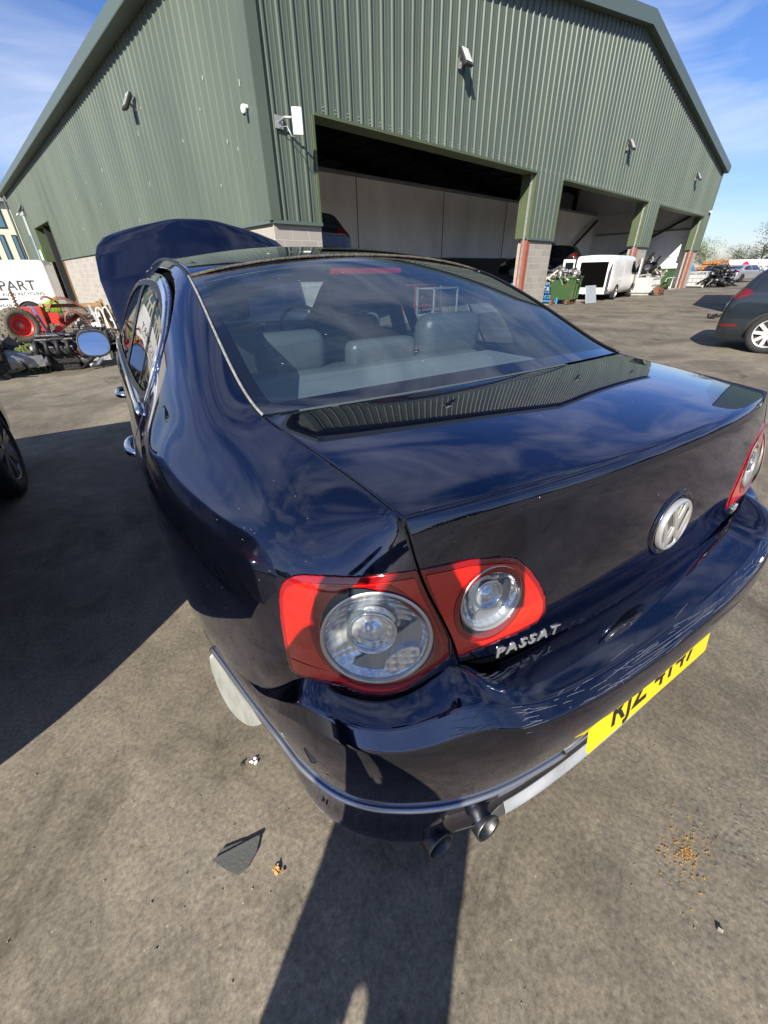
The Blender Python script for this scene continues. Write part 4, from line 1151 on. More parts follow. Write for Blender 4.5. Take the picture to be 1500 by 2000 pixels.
def cladding(name, length, zb, zt, pitch, place, rib=.036):
    """trapezoid profile sheet; place(a, out, z) -> point; zb/zt functions of a"""
    prof = [(0, 0), (.062, 0), (.074, .006), (.094, .006), (.106, 0), (.168, 0), (.182, .006), (.200, .006), (.212, 0), (.262, 0), (.280, rib), (.316, rib), (.333, 0)]
    vs, fs = [], []
    n = int(length / pitch) + 1
    cols = []
    for k in range(n):
        for a, o in prof[:-1]:
            x = k * pitch + a * pitch / .333
            if x < length: cols.append((x, o))
    cols.append((length, 0))
    extra = sorted({e for b in BAYS for e in b}) if name == 'front_cladding' else []
    for e in extra: cols.append((e - .001, None)); cols.append((e + .001, None))
    cols.sort(key=lambda c: c[0])
    last = 0
    for i, (x, o) in enumerate(cols):
        if o is None: o = last
        last = o
        vs += [place(x, o, zb(x)), place(x, o, zt(x))]
        if i: fs.append((2 * i - 2, 2 * i, 2 * i + 1, 2 * i - 1))
    o = from_pydata(name, vs, fs, CLAD, wh)
    return o
def front_zb(s):
    for a, b in BAYS:
        if a < s < b: return DT
    return BT
cladding('front_cladding', WIDTH, front_zb, lambda s: roofz(s) + .02, .333, lambda a, o, z: (a, -.02 - o, z))
cladding('side_cladding', DEPTH, lambda t: (4.24 if 24.35 < t < 29.6 else BT), lambda t: EAVE + .02, .333, lambda a, o, z: (-.02 - o * .8, DEPTH - (DEPTH - a), z))
# plinth of blockwork
mb = MB()
for a, b in ((0, BAYS[0][0]), (BAYS[0][1] + .20, BAYS[1][0]), (BAYS[1][1] + .20, BAYS[2][0]), (BAYS[2][1] + .20, WIDTH)):
    mb.bx(a, b, 0, .45, 0, BT - .01)
mb.bx(0, .2, .45, 24.1, 0, BT - .01); mb.bx(0, .2, 29.6, DEPTH, 0, BT - .01)
build_each(mb, 'block_plinth', BLOCK, wh)
# flashings: drip along cladding bottom, jambs, lintels
mb = MB()
for a, b in ((0, BAYS[0][0]), (BAYS[0][1] + .02, BAYS[1][0]), (BAYS[1][1] + .02, BAYS[2][0]), (BAYS[2][1] + .02, WIDTH)):
    mb.bx(a - .03, b, -.085, -.005, BT - .05, BT + .012)
mb.bx(-.085, -.005, .0, 24.35, BT - .05, BT + .012); mb.bx(-.085, -.005, 29.6, DEPTH, BT - .05, BT + .012)
build_each(mb, 'drip_flashing', TRIM, wh)
mb = MB()
for a, b in BAYS:
    mb.bx(a - .005, b + .005, -.075, .42, DT - .045, DT + .008)
    mb.bx(b, b + .06, -.065, .50, BT, DT - .05); mb.bx(a - .06, a - .004, -.065, .50, BT, DT - .05)
mb.bx(-.07, .5, 24.30, 24.36, 0.0, 4.24); mb.bx(-.07, .5, 29.58, 29.64, BT, 4.24); mb.bx(-.07, .5, 24.36, 29.58, 4.20, 4.25)
build_each(mb, 'door_reveal', CLADF, wh)
mb = MB()
for a, b in BAYS:
    mb.bx(b + .002, b + .19, -.04, .22, 0, BT - .06)
mb.bx(-.03, .22, 24.12, 24.30, 0, BT - .05)
build_each(mb, 'red_door_post', REDOX, wh)
mb = MB()
for a, b in BAYS: mb.bx(b - .05, b - .005, .06, .13, 0, DT - .05); mb.bx(a + .005, a + .05, .06, .13, 0, DT - .05)
build_each(mb, 'door_guide_rail', STEEL, wh)
# corner flashing
mb = MB(); mb.bx(-.075, .16, -.085, -.015, BT, EAVE); mb.bx(-.085, -.015, -.075, .20, BT, EAVE)
mb.bx(WIDTH - .16, WIDTH + .06, -.085, -.015, BT, EAVE)
build_each(mb, 'corner_flashing', CLAD, wh)
# verge and eaves trim
for sgn in (0, 1):
    a = (-.32 if sgn == 0 else WIDTH + .32); z0 = roofz(0) - .05
    mb = MB()
    A = Vector((a, -.30, z0 + .02)); B = Vector((WIDTH / 2, -.30, APEX + .02))
    vs = []
    for p in (A, B):
        for dy, dz in ((0, -.12), (0, .28), (.30, .28), (.30, -.12)): vs.append(p + Vector((0, dy, dz)))
    mb.add(vs, [(0, 1, 5, 4), (1, 2, 6, 5), (2, 3, 7, 6), (3, 0, 4, 7), (0, 3, 2, 1), (4, 5, 6, 7)])
    mb.build('verge_trim', TRIM, wh, recalc=True)
for x0, x1 in ((-.42, -.02), (WIDTH + .02, WIDTH + .42)):
    MB().bx(x0, x1, -.30, DEPTH + .2, EAVE - .08, EAVE + .24).build('eaves_gutter', TRIM, wh, bevel=.03)
# roof
for s0, s1 in ((-.4, WIDTH / 2), (WIDTH + .4, WIDTH / 2)):
    z0, z1 = EAVE + .22, APEX + .28
    from_pydata('roof', [(s0, -.28, z0), (s1, -.28, z1), (s1, DEPTH, z1), (s0, DEPTH, z0), (s0, -.28, z0 - .12), (s1, -.28, z1 - .12), (s1, DEPTH, z1 - .12), (s0, DEPTH, z0 - .12)],
                [(0, 1, 2, 3), (4, 7, 6, 5), (0, 4, 5, 1), (2, 6, 7, 3), (0, 3, 7, 4), (1, 5, 6, 2)], DARKIN, wh)
# shell walls: back, right, side inner
mb = MB(); mb.bx(0.02, WIDTH, DEPTH - .1, DEPTH, 0, EAVE); mb.bx(WIDTH - .1, WIDTH, .4, DEPTH, 0, EAVE)
mb.bx(.02, .08, .30, 24.3, BT, EAVE); mb.bx(.02, .08, 29.64, DEPTH, BT, EAVE); mb.bx(.02, .08, 24.3, 29.64, 4.26, EAVE)
build_each(mb, 'shell_wall', INW, wh)
# inner face of the front wall above the doors
mb = MB(); mb.prism([(0.1, 4.45), (WIDTH - .1, 4.45), (WIDTH - .1, EAVE), (WIDTH / 2, APEX - .1), (.1, EAVE)], (0, .05, 0), (0, .42, 0))
mb.build('front_liner', DARKIN, wh)
# partition inside
MB().bx(.1, WIDTH - .12, 7.6, 7.72, 2.02, 4.92).build('partition_wall', INW, wh)
MB().bx(.1, WIDTH - .12, 7.64, 7.76, 0, 2.0).build('partition_plinth', mat('dark_blockwork', (.06, .06, .06), rough=.9), wh)
MB().bx(WIDTH - .2, WIDTH - .12, .45, 7.6, 2.02, 4.92).build('end_liner', INW, wh)
mb = MB()
for x in (8.9, 14.9, 20.9, 26.9): mb.bx(x, x + .03, 7.57, 7.60, 2.02, 4.92)
mb.bx(.1, WIDTH - .2, 7.48, 7.6, 4.92, 5.04)
mb.bx(WIDTH - .26, WIDTH - .2, .5, 7.4, 3.6, 3.72)
build_each(mb, 'partition_trim', DARKIN, wh)
sl = from_pydata('bay_bounce_floor', [tuple(W0) for W0 in ((.3, .1, .004), (WIDTH - .3, .1, .004), (WIDTH - .3, 7.5, .004), (.3, 7.5, .004))], [(0, 1, 2, 3)], mat('pale_bounce_concrete', (.34, .33, .31), rough=.7, var=.3, vscale=.9), wh)  # pale slab added to bounce light up into the bays
# portal frames and purlins
mb = MB()
for t in (3.6, 9.6, 15.6, 21.6, 27.6, 33.6):
    for s0 in (0, WIDTH):
        mb.beam((s0 + (.3 if s0 == 0 else -.3), t, EAVE - .15), (WIDTH / 2, t, APEX - .15), .22, .45)
        mb.bx(s0 + (.12 if s0 == 0 else -.42), s0 + (.42 if s0 == 0 else -.12), t - .11, t + .11, 0, EAVE - .1)
for t in ():
    pass
for k in range(-8, 9):
    s = WIDTH / 2 + k * 1.95
    mb.beam((s, .4, roofz(s) - .02), (s, DEPTH - .2, roofz(s) - .02), .06, .16)
build_each(mb, 'roof_frame', mat('dark_steel', (.022, .023, .025), rough=.6), wh)
LAMPT = mat('unlit_tube', (.75, .75, .75), rough=.5)
for s in (3.2, 8.3, 13.0, 18.5, 24, 29.5):
    MB().bx(s - .05, s + .05, 1.6, 3.2, roofz(s) - 1.0, roofz(s) - .93).build('strip_light', LAMPT, wh)
    MB().bx(s - .05, s + .05, 4.6, 6.2, roofz(s) - 1.0, roofz(s) - .93).build('strip_light', LAMPT, wh)
# bracing in the far bay
mb = MB(); mb.beam((25.5, 7.3, .3), (33.6, 7.3, 4.6), .14); mb.beam((33.95, .6, 4.6), (33.95, 7.2, 1.2), .14)
build_each(mb, 'bracing', mat('brace_steel', (.05, .05, .055), rough=.6), wh)
# narrow side windows near the far end
mb = MB()
mb.bx(-.06, .0, 31.6, 32.7, 2.2, 5.4); mb.build('side_window_frame', mat('window_frame_dark', (.03, .04, .05), rough=.4), wh)
MB().bx(-.075, -.062, 31.7, 32.6, 2.3, 5.3).build('side_window_glass', mat('blue_glass', (.10, .25, .40), rough=.05, coat=1), wh)
# roof light fixing screws along the lintel
mb = MB()
for s in np.arange(1.4, 33, .333):
    for z in (DT + .07, DT + .13): mb.box((s + .15, -.028, z), (.022, .012, .022))
for t in np.arange(.3, 24, .333):
    for z in (BT + .07, BT + .14): mb.box((-.028, t, z), (.012, .022, .022))
tag(mb.build('fixing_screws', STEEL, wh), kind='stuff')
mb = MB(); rw = random.Random(6)
for k in range(20):
    t, z = rw.uniform(.5, 17), rw.uniform(2.6, 5.6); mb.box((-.048, t, z), (.004, rw.uniform(.008, .018), rw.uniform(.03, .12)))
tag(mb.build('bird_droppings', mat('dropping_white', (.55, .56, .52), rough=.8), wh), kind='stuff')
# downpipe at the far left corner
MB().tube([(-.15, DEPTH - .05, 0), (-.15, DEPTH - .05, EAVE - .3), (-.25, DEPTH, EAVE - .05)], .07, 8).build('downpipe', TRIM, wh)

def W(s, t, z): # warehouse-local to world
    return Vector(WO) + Vector((math.cos(GB) * s - math.sin(GB) * t, math.sin(GB) * s + math.cos(GB) * t, z))
# ---- floodlights, cameras and the aerial box on the walls (each lifts off: things of their own)
FLB = mat('floodlight_body', (.03, .03, .032), rough=.45)
FLG = mat('floodlight_glass', (.62, .64, .63), rough=.15, coat=1)
FLR = mat('grey_bracket', (.30, .31, .32), rough=.45, metal=.5)
def floodlight(s, t, z, face, label, group='floodlights on the warehouse walls', sc=1.0):
    """face 'front' or 'side'; built looking along -Y, tilted down"""
    rz = GB if face == 'front' else GB - R(90)
    e = empty('floodlight', W(s, t, z), rz, label, 'floodlight', group)
    T = Matrix.Translation((0, -.19 * sc, .08)) @ Matrix.Rotation(R(-32), 4, 'X')
    mb = MB(); mb.bx(-.15, .15, -.035, .035, -.21, .21)
    o = mb.build('lamp_housing', FLB, e, bevel=.015); o.matrix_local = T
    g = MB().bx(-.125, .125, -.046, -.037, -.15, .185).build('lamp_glass', FLG, o)
    f = MB()
    for k in range(7): f.bx(-.13 + k * .043, -.12 + k * .043, .036, .07, -.17, .17)
    f.build('cooling_fins', FLB, o)
    br = MB(); br.bx(-.07, .07, -.02, 0, -.10, .10); br.beam((0, -.01, -.02), (0, -.16, .06), .05, .05); br.beam((0, -.02, -.09), (0, -.12, .03), .025, .025)
    br.build('bracket', FLR, e)
    if sc != 1: e.scale = (sc,) * 3
    return e
floodlight(6.05, -.06, 5.95, 'front', 'grey floodlight on a bracket high above the nearest open bay')
floodlight(17.8, -.06, 5.8, 'front', 'floodlight above the middle open bay, in line with the gable peak')
floodlight(28.6, -.06, 5.8, 'front', 'farthest floodlight on the gable, above the last open bay')
floodlight(-.06, 6.35, 5.40, 'side', 'floodlight high on the long side wall left of the corner')
floodlight(-.06, 31.0, 5.3, 'side', 'small far floodlight at the distant end of the long side wall')
def cctv(s, t, z, face, label, kind):
    rz = GB if face == 'front' else GB - R(90)
    e = empty('security_camera', W(s, t, z), rz, label, 'security camera', 'white security cameras on the warehouse')
    WP = mat('white_plastic', (.8, .8, .79), rough=.3)
    if kind == 'dome':
        MB().bx(-.05, .05, -.10, 0, .0, .05).build('bracket', WP, e)
        mb = MB(); mb.lathe([(.001, .045), (.05, .04), (.055, 0), (.05, -.03), (.035, -.055), (.001, -.065)], (0, -.08, -.03), 'z', 20); mb.build('camera_dome', WP, e)
        mb = MB(); mb.lathe([(.034, -.045), (.030, -.072), (.001, -.085)], (0, -.08, -.03), 'z', 16); mb.build('lens_dome', FLB, e)
    else:
        MB().bx(-.05, .05, -.02, 0, -.06, .06).build('mount_plate', WP, e)
        b = MB(); b.beam((0, -.01, 0), (0, -.16, -.02), .03); b.build('bracket', WP, e)
        b = MB(); b.beam((-.16, -.2, -.03), (.12, -.2, .03), .09, .08); o = b.build('camera_body', WP, e, bevel=.012)
        MB().bx(-.175, -.16, -.225, -.175, -.06, -.01).build('lens', FLB, e)
    return e
cctv(-.06, .33, 4.18, 'side', 'small white dome camera beside the front corner of the warehouse', 'dome')
cctv(-.06, 32.9, 5.2, 'side', 'white bullet camera at the far end of the long side wall', 'bullet')
cctv(34.0, -.06, 4.55, 'front', 'tiny white camera at the far right edge of the gable wall', 'dome')
e = empty('aerial_box', W(.38, -.06, 3.98), GB, 'white flat aerial panel on an arm beside the first open bay', 'aerial')
WP = mat('white_panel', (.80, .80, .76), rough=.35)
MB().bx(-.09, .09, -.02, 0, -.10, .10).build('mount_plate', STEEL, e)
mb = MB(); mb.tube([(0, -.01, 0), (.02, -.20, .04), (.12, -.36, .02)], .022, 8); mb.tube([(.0, -.02, -.08), (.03, -.25, -.1), (.08, -.3, -.25), (.14, -.34, -.26)], .008, 6); mb.build('arm', STEEL, e)
MB().box((.18, -.40, -.03), (.19, .05, .40), (R(8), 0, R(-32))).build('panel', WP, e, bevel=.012)
# ================================================================== other vehicles
PLBLK = mat('black_plastic', (.018, .018, .019), rough=.6)
DGLASS = mat('dark_car_glass', (.012, .016, .020), rough=.04, coat=1.0, spec=.8)
REDL = mat('rear_light_red', (.11, .008, .010), rough=.12, coat=1)
PROF = {  # (y/L, roof height/H, belt height/H, roof half width / half width)
 'hatch': [(0, .42, .40, .80), (.008, .60, .56, .80), (.03, .66, .62, .78), (.055, .80, .66, .72), (.09, .93, .67, .68), (.14, .965, .67, .70), (.28, .99, .67, .72), (.42, 1.0, .665, .73), (.55, .985, .66, .72), (.62, .93, .655, .70), (.70, .80, .65, .70), (.78, .665, .645, .76), (.86, .62, .60, .78), (.93, .57, .55, .76), (.975, .49, .47, .70), (1.0, .36, .34, .60)],
 'saloon': [(0, .42, .40, .78), (.01, .60, .58, .78), (.03, .70, .66, .78), (.10, .72, .67, .80), (.17, .735, .67, .80), (.22, .82, .67, .72), (.28, .93, .67, .68), (.35, .985, .67, .70), (.45, 1.0, .665, .71), (.55, .985, .66, .70), (.61, .92, .655, .68), (.68, .80, .65, .70), (.76, .665, .645, .78), (.86, .61, .59, .80), (.94, .55, .53, .76), (.98, .47, .45, .70), (1.0, .35, .33, .60)],
 'van': [(0, .90, .50, .90), (.004, .985, .50, .92), (.02, 1.0, .50, .93), (.2, 1.0, .50, .93), (.45, 1.0, .50, .93), (.66, .995, .50, .92), (.73, .975, .50, .90), (.79, .87, .50, .88), (.86, .70, .50, .86), (.905, .585, .48, .86), (.95, .52, .44, .84), (.985, .42, .38, .80), (1.0, .30, .28, .70)],
}
def car(name, label, cat, loc, rz, kind, L, W, H, paint, rim=None, wr=.31, wb=(.20, .78), group=None, glass=DGLASS, lamps=True, bumper_dark=False, plate=None, zoff=0, spokes=7, twin=False, res=1.0, tyrem=None, windows=True):
    e = empty(name, (loc[0], loc[1], zoff), rz, label, cat, group)
    hw = W / 2; zb = .20 if kind != 'van' else .28
    rows = []
    for yf, zt, zbel, wt in PROF[kind]:
        y = yf * L; zt *= H; zbel *= H; wt *= hw
        nose = 1 - .16 * max(0, (yf - .9) / .1) ** 2 - .10 * max(0, (.035 - yf) / .035) ** 2
        w = hw * nose; wt = min(wt, w * .95)
        zt = max(zt, zbel + .01)
        k = [(w * .86, zb), (w * .975, zb + .10), (w, .30 * H), (w, .42 * H if zbel > .45 * H else zbel * .8), (w * .985, zbel - .03), (w * .955, zbel + .02 * (zt > zbel + .1)),
             (w * .955 + (wt - w * .955) * .5, zbel + (zt - zbel) * .5), (wt + (w * .955 - wt) * .08, zbel + (zt - zbel) * .86), (wt * .90, zbel + (zt - zbel) * .985), (wt * .55, zt), (0, zt + .012 * H)]
        if kind == 'van':
            k[5:9] = [(w * .975, zbel + .05), (w * .96, zbel + (zt - zbel) * .55), (wt + (w * .96 - wt) * .25, zbel + (zt - zbel) * .93), (wt * .93, zt - .01)]
        rows.append([(x, y, z) for x, z in k])
    C = np.transpose(np.array(rows), (1, 0, 2))      # section points x stations, right side (x>0)
    Cm = C[:-1][::1].copy(); Cm[..., 0] *= -1
    full = np.concatenate([C, Cm[::-1]], 0)          # right sill ... roof ... left sill
    nr, nc = int(72 * res), int(150 * res)
    G = surf(full, nr, nc)[::-1].copy()
    X, Y, Z = G[..., 0], G[..., 1], G[..., 2]
    fa = np.full(X.shape, -1.0)
    for wy in wb: fa = np.maximum(fa, (wr + .045) - np.hypot(Y - wy * L, Z - wr))
    fs_all = []
    if windows and kind != 'van':
        P = PROF[kind]; ys = [p[0] * L for p in P]
        top = lambda y: np.interp(y, ys, [p[1] * H for p in P]); bel = lambda y: np.interp(y, ys, [p[2] * H for p in P])
        y0, y1 = (.13 * L, .735 * L) if kind == 'hatch' else (.235 * L, .72 * L)
        yy = np.linspace(y0, y1, 14)
        lowp = [(y, bel(y) + .035) for y in yy]; upp = [(y, max(bel(y) + .05, top(y) - .085)) for y in yy[::-1]]
        side = poly_sdf(Y, Z, rpoly(lowp + upp, it=1))
        side = np.where(np.abs(X) > hw * .60, side, .3)
        post = np.abs(Y - (.47 * L)) - .035
        fscr = np.maximum.reduce([(.635 * L if kind == 'hatch' else .625 * L) - Y, Y - (.755 * L if kind == 'hatch' else .735 * L), np.abs(X) - hw * .66])
        if kind == 'hatch': rscr = np.maximum.reduce([.035 * L - Y, Y - .088 * L, np.abs(X) - hw * .60, .68 * H - Z])
        else: rscr = np.maximum.reduce([.185 * L - Y, Y - .275 * L, np.abs(X) - hw * .62, .70 * H - Z])
        for f_, nm in ((np.maximum(side, -post), 'side_window'), (fscr, 'windscreen'), (rscr, 'rear_window')):
            fs_all.append(f_)
            if nm == 'side_window':
                for sg in (1, -1):
                    for c0, c1 in ((0, .47 * L), (.47 * L, L)):
                        clip_grid(nm, G, [f_ + .004, -sg * X, c0 - Y, Y - c1], glass, e, flip=False, off=.002)
            else: clip_grid(nm, G, [f_ + .004], glass, e, off=.002)
    elif windows:
        f1 = np.maximum.reduce([.765 * L - Y, Y - .895 * L, np.abs(X) - hw * .80]); fs_all.append(f1)
        clip_grid('windscreen', G, [f1 + .004], glass, e, off=.002)
        f2 = np.maximum(poly_sdf(Y, Z, rpoly([(.62 * L, .56 * H), (.84 * L, .56 * H), (.76 * L, .86 * H), (.62 * L, .88 * H)], it=1)), hw * .6 - np.abs(X)); fs_all.append(f2)
        for sg in (1, -1): clip_grid('side_window', G, [f2 + .004, -sg * X], glass, e, off=.002)
    clip_grid('body', G, [fa] + [-f_ for f_ in fs_all], paint, e)
    clip_grid('underbody', G, [fa * 0 - 1], PLBLK, e, off=-.035)
    # end caps
    for j, nm in ((0, 'rear_panel'), (-1, 'front_panel')):
        col = G[:, j]
        from_pydata(nm, col, [list(range(len(col)))], paint if j == 0 else PLBLK, e)
    for wy in wb:
        for sg in (-1, 1):
            wheel(e, (sg * (hw - .10), wy * L, wr), wr, .20, sg, spokes, rim, twin=twin, tyrem=tyrem)
    if lamps and kind != 'van':
        for sg in (-1, 1):
            if kind == 'hatch': pl_ = [(.0, .60 * H), (.0, .70 * H), (.055 * L, .72 * H), (.095 * L, .665 * H), (.05 * L, .60 * H)]
            else: pl_ = [(.0, .56 * H), (.0, .665 * H), (.05 * L, .67 * H), (.065 * L, .62 * H), (.04 * L, .56 * H)]
            clip_grid('tail_lamp', G, [np.maximum(poly_sdf(Y, Z, rpoly(pl_, it=1)), hw * .45 - sg * X)], REDL, e, off=.006)
            clip_grid('headlamp', G, [np.maximum(poly_sdf(Y, Z, [(.90 * L, .45 * H), (.90 * L, .53 * H), (.99 * L, .44 * H), (.99 * L, .38 * H)]), hw * .35 - sg * X)], FLG, e, off=.006)
    for sg in (-1, 1):
        mb = MB(); mb.box((sg * (hw + .06), (.70 if kind != 'van' else .80) * L, (.70 if kind != 'van' else .60) * H), (.17, .09, .11)); mb.build('door_mirror', paint, e, bevel=.03)
    if plate:
        MB().bx(-.26, .26, -.03, -.018, .45 * H, .45 * H + .11).build('number_plate', PLY if plate == 'y' else WP, e)
    return e, G
def cpaint(name, col, rough=.25, metal=.3, coat=1.0): return mat(name, col, rough=rough, metal=metal, coat=coat, coat_rough=.03, var=.12, vscale=3)
GREYB = cpaint('blue_grey_paint', (.018, .025, .033))
SILV = cpaint('silver_paint', (.48, .50, .53), metal=.6)
BLK = cpaint('black_paint', (.010, .010, .012), metal=0)
WHT = mat('white_van_paint', (.72, .72, .70), rough=.3, coat=.6, var=.05, vscale=2)
DRED = cpaint('dark_red_paint', (.12, .02, .02))

# grey hatchback at the right edge
e, G = car('hatchback', 'dark blue-grey hatchback cut by the right edge, silver multi-spoke wheel, alone in the yard', 'car', (9.42, 3.76), R(-165), 'hatch', 3.98, 1.69, 1.42, GREYB, rim=mat('bright_alloy', (.62, .62, .60), rough=.35, metal=.5), wr=.325, wb=(.195, .815), spokes=9, plate='w')
ev = e
X, Y, Z = G[..., 0], G[..., 1], G[..., 2]
clip_grid('bumper_reflector', G, [np.maximum(poly_sdf(Y, Z, [(.02, .40), (.02, .45), (.30, .46), (.30, .41)]), .2 - X)], REDL, e, off=.006)
clip_grid('bumper_seam', G, [np.maximum.reduce([np.abs(Z - .56 - .15 * Y) - .003, Y - .55, .3 - X])], GAP, e, off=.003)
clip_grid('fuel_flap', G, [np.maximum(np.abs(np.hypot(Y - .95, Z - .86) - .075) - .003, .3 - X)], GAP, e, off=.002)
# black car on the left, only its front wheel in view
car('parked_car', 'black car at the left edge of which only the front alloy wheel shows', 'car', (-2.635, .86), 0, 'hatch', 3.50, 1.76, 1.46, BLK, rim=ALLOYD if False else mat('smoked_alloy', (.20, .20, .21), rough=.3, metal=.8), wr=.325, wb=(.18, .769), spokes=7, twin=True)
car('parked_car', 'dark hatchback parked beyond the left edge, ahead of the black car', 'car', (-5.0, 4.9), R(3), 'hatch', 4.2, 1.78, 1.5, DRED, wr=.31)
# cars across the yard
car('saloon_car', 'silver saloon parked side-on in front of the white lorry at the far right', 'car', (50.2, 20.4), R(-98), 'saloon', 4.7, 1.83, 1.43, SILV, rim=ALLOYD, wr=.33, spokes=10)
car('estate_car', 'dark car nose to tail behind the silver saloon, partly hidden by the scrap heap', 'car', (60.0, 26.3), R(-98), 'hatch', 4.3, 1.8, 1.5, cpaint('dark_blue_paint', (.02, .03, .05)), wr=.32)
car('estate_car', 'second dark car to the right of the one behind the scrap heap', 'car', (65.5, 25.6), R(-98), 'saloon', 4.5, 1.8, 1.45, cpaint('charcoal_paint', (.04, .045, .05)), wr=.32)
car('pickup_car', 'black car parked behind the white crate beside the last block pillar', 'car', (38.6, 19.4), R(-78), 'hatch', 4.2, 1.8, 1.55, BLK, wr=.33)
car('dark_car', 'black car raised on the workshop lift in the middle bay, yellow plate showing', 'car', tuple(W(18.9, 1.5, 0))[:2], GB + R(12), 'hatch', 4.1, 1.76, 1.5, BLK, wr=.31, zoff=.95, plate='y')
car('dark_car', 'black car high on a lift just inside the first bay, behind its left jamb', 'car', tuple(W(2.2, 1.0, 0))[:2], GB, 'hatch', 4.1, 1.76, 1.5, BLK, wr=.31, zoff=1.35)
# lifts under the two raised cars
LIFT = mat('lift_blue', (.05, .08, .20), rough=.5)
for (s, t, z), lb in (((18.6, 3.6, .95), 'blue two-post car lift in the middle bay'), ((2.4, 3.1, 1.35), 'blue two-post car lift in the first bay')):
    le = empty('car_lift', W(s, t, 0), GB, lb, 'car lift', 'workshop lifts')
    for sg in (-1, 1):
        MB().bx(sg * 1.15 - .12, sg * 1.15 + .12, -.12, .12, 0, 2.6).build('post', LIFT, le)
        mb = MB(); mb.beam((sg * 1.1, 0, z + .1), (sg * .5, -1.1, z + .1), .09, .06); mb.beam((sg * 1.1, 0, z + .1), (sg * .5, 1.1, z + .1), .09, .06); mb.build('arm', PLBLK, le)
# ---- the two white vans
e, G = car('panel_van', 'white panel van with dark lettering and a lime green corner behind the tractor wheel', 'van', (-2.15, 20.35), R(86), 'van', 4.9, 1.9, 1.93, WHT, wr=.34, wb=(.175, .80))
LIME = mat('lime_vinyl', (.30, .50, .06), rough=.4)
X, Y, Z = G[..., 0], G[..., 1], G[..., 2]
clip_grid('green_corner', G, [np.maximum(poly_sdf(Y, Z, [(-.1, .30), (-.1, .86), (.08, .82), (.55, .58), (.85, .45), (.9, .30)]), .3 + X)], LIME, e, off=.006)
clip_grid('side_groove', G, [np.maximum.reduce([np.abs(Z - 1.52) - .007, .3 + X, Y - 3.6])], PLBLK, e, off=.003)
clip_grid('sill_moulding', G, [np.maximum.reduce([np.abs(Z - .80) - .03, .3 + X, np.abs(Y - 1.95) - .62])], PLBLK, e, off=.006)
VG = G.reshape(-1, 3)
INK = mat('dark_lettering', (.05, .05, .055), rough=.5)
def on_van(body, size, y, z, bold=.004, spacing=1.12, nm='side_lettering', m=INK):
    MW = Matrix.Translation((-.975, y, z)) @ Matrix(((0, 0, -1, 0), (-1, 0, 0, 0), (0, 1, 0, 0), (0, 0, 0, 1)))
    o = text_mesh(nm, body, size, m, .001, parent=e, mw=MW, bold=bold, spacing=spacing)
    side = VG[(VG[:, 0] < -.4)]
    for v in o.data.vertices:      # lay the vinyl on the curved side
        k = int(np.argmin((side[:, 1] - v.co.y) ** 2 + (side[:, 2] - v.co.z) ** 2)); v.co.x = side[k, 0] - .006 + (v.co.x + .975)
    return o
on_van('ECOPART', .41, 1.40, 1.17, spacing=1.05)
on_van('THE FUTURE OF AUTO RECYCLING', .125, 1.40, .93, .002)
on_van('www.ecopart.co.uk', .14, 1.75, .62, .002)
e2, G = car('broken_van', 'stripped white van with its rear and cab doors open, standing beside the green skip', 'van', (19.55, 13.72), R(-74), 'van', 4.9, 1.9, 1.90, WHT, wr=.32, wb=(.22, .79))
mb = MB(); mb.bx(-.60, .66, -.045, -.03, .58, 1.62); mb.build('opening_shade_sheet', GAP, e2)  # black sheet on the closed body paints the shade of the open load space
def leaf(name, parent, hinge, ang, w, h, z0, m, win=False):
    mb = MB(); mb.bx(0, w, -.025, .025, 0, h)
    o = mb.build(name, m, parent, bevel=.03); o.location = (hinge[0], hinge[1], z0); o.rotation_euler = (0, 0, ang)
    if win: MB().bx(w * .15, w * .85, -.03, .03, h * .55, h * .9).build('door_glass', DGLASS, o)
    return o
leaf('rear_door_leaf', e2, (.90, -.03), R(-75), .80, 1.25, .50, WHT, True)
leaf('rear_door_leaf', e2, (-.90, -.03), R(-110), .80, 1.25, .50, WHT, True)
leaf('cab_door', e2, (.95, 4.05), R(-25) , .05, 1.1, .5, WHT)
cd = leaf('cab_door', e2, (.93, 3.95), R(-68), .95, 1.35, .42, WHT, True)
MB().bx(-.5, .0, .2, .7, .55, 1.1).build('loose_seat', LEATHER, e2, bevel=.08)
# ---- lorry with the red cube mark
lo = empty('box_lorry', (78.6, 30.4, 0), R(-105), 'white curtain-side lorry with a red cube emblem standing behind the silver saloon', 'lorry')
LH = 3.0
lo.location = (76.2, 31.9, -1.05)
mb = MB(); mb.bx(-1.2, 1.2, 0, 9.5, .9, 3.15); mb.build('box_body', WHT, lo, bevel=.12)
mb = MB(); mb.bx(-1.15, 1.15, 9.6, 11.6, .6, 2.6); mb.build('cab', WHT, lo, bevel=.2)
for y in (1.6, 2.7, 10.4):
    for sg in (-1, 1): wheel(lo, (sg * 1.05, y, .48), .48, .3, sg, 6)
DPDR = mat('emblem_red', (.62, .02, .05), rough=.4); DPDD = mat('emblem_deep_red', (.40, .01, .03), rough=.4); DPDK = mat('emblem_dark', (.09, .08, .08), rough=.5)
def on_lorry(poly, m, nm): 
    mb = MB(); mb.prism([(p[0], p[1]) for p in poly], (.012, 0, 0), (1.203, 0, 0), ((0, 1, 0), (0, 0, 1))); return mb.build(nm, m, lo)
cy, cz, r = 3.0, 2.20, .78
on_lorry([(cy - r * 1.25, cz + .25), (cy, cz + .80), (cy + r * 1.25, cz + .25), (cy, cz - .22)], DPDR, 'emblem_cube')
on_lorry([(cy - r * 1.25, cz + .16), (cy - .06, cz - .32), (cy - .06, cz - .95), (cy - r * 1.25, cz - .45)], DPDD, 'emblem_cube')
on_lorry([(cy + r * 1.25, cz + .16), (cy + .06, cz - .32), (cy + .06, cz - .95), (cy + r * 1.25, cz - .45)], DPDR, 'emblem_cube')
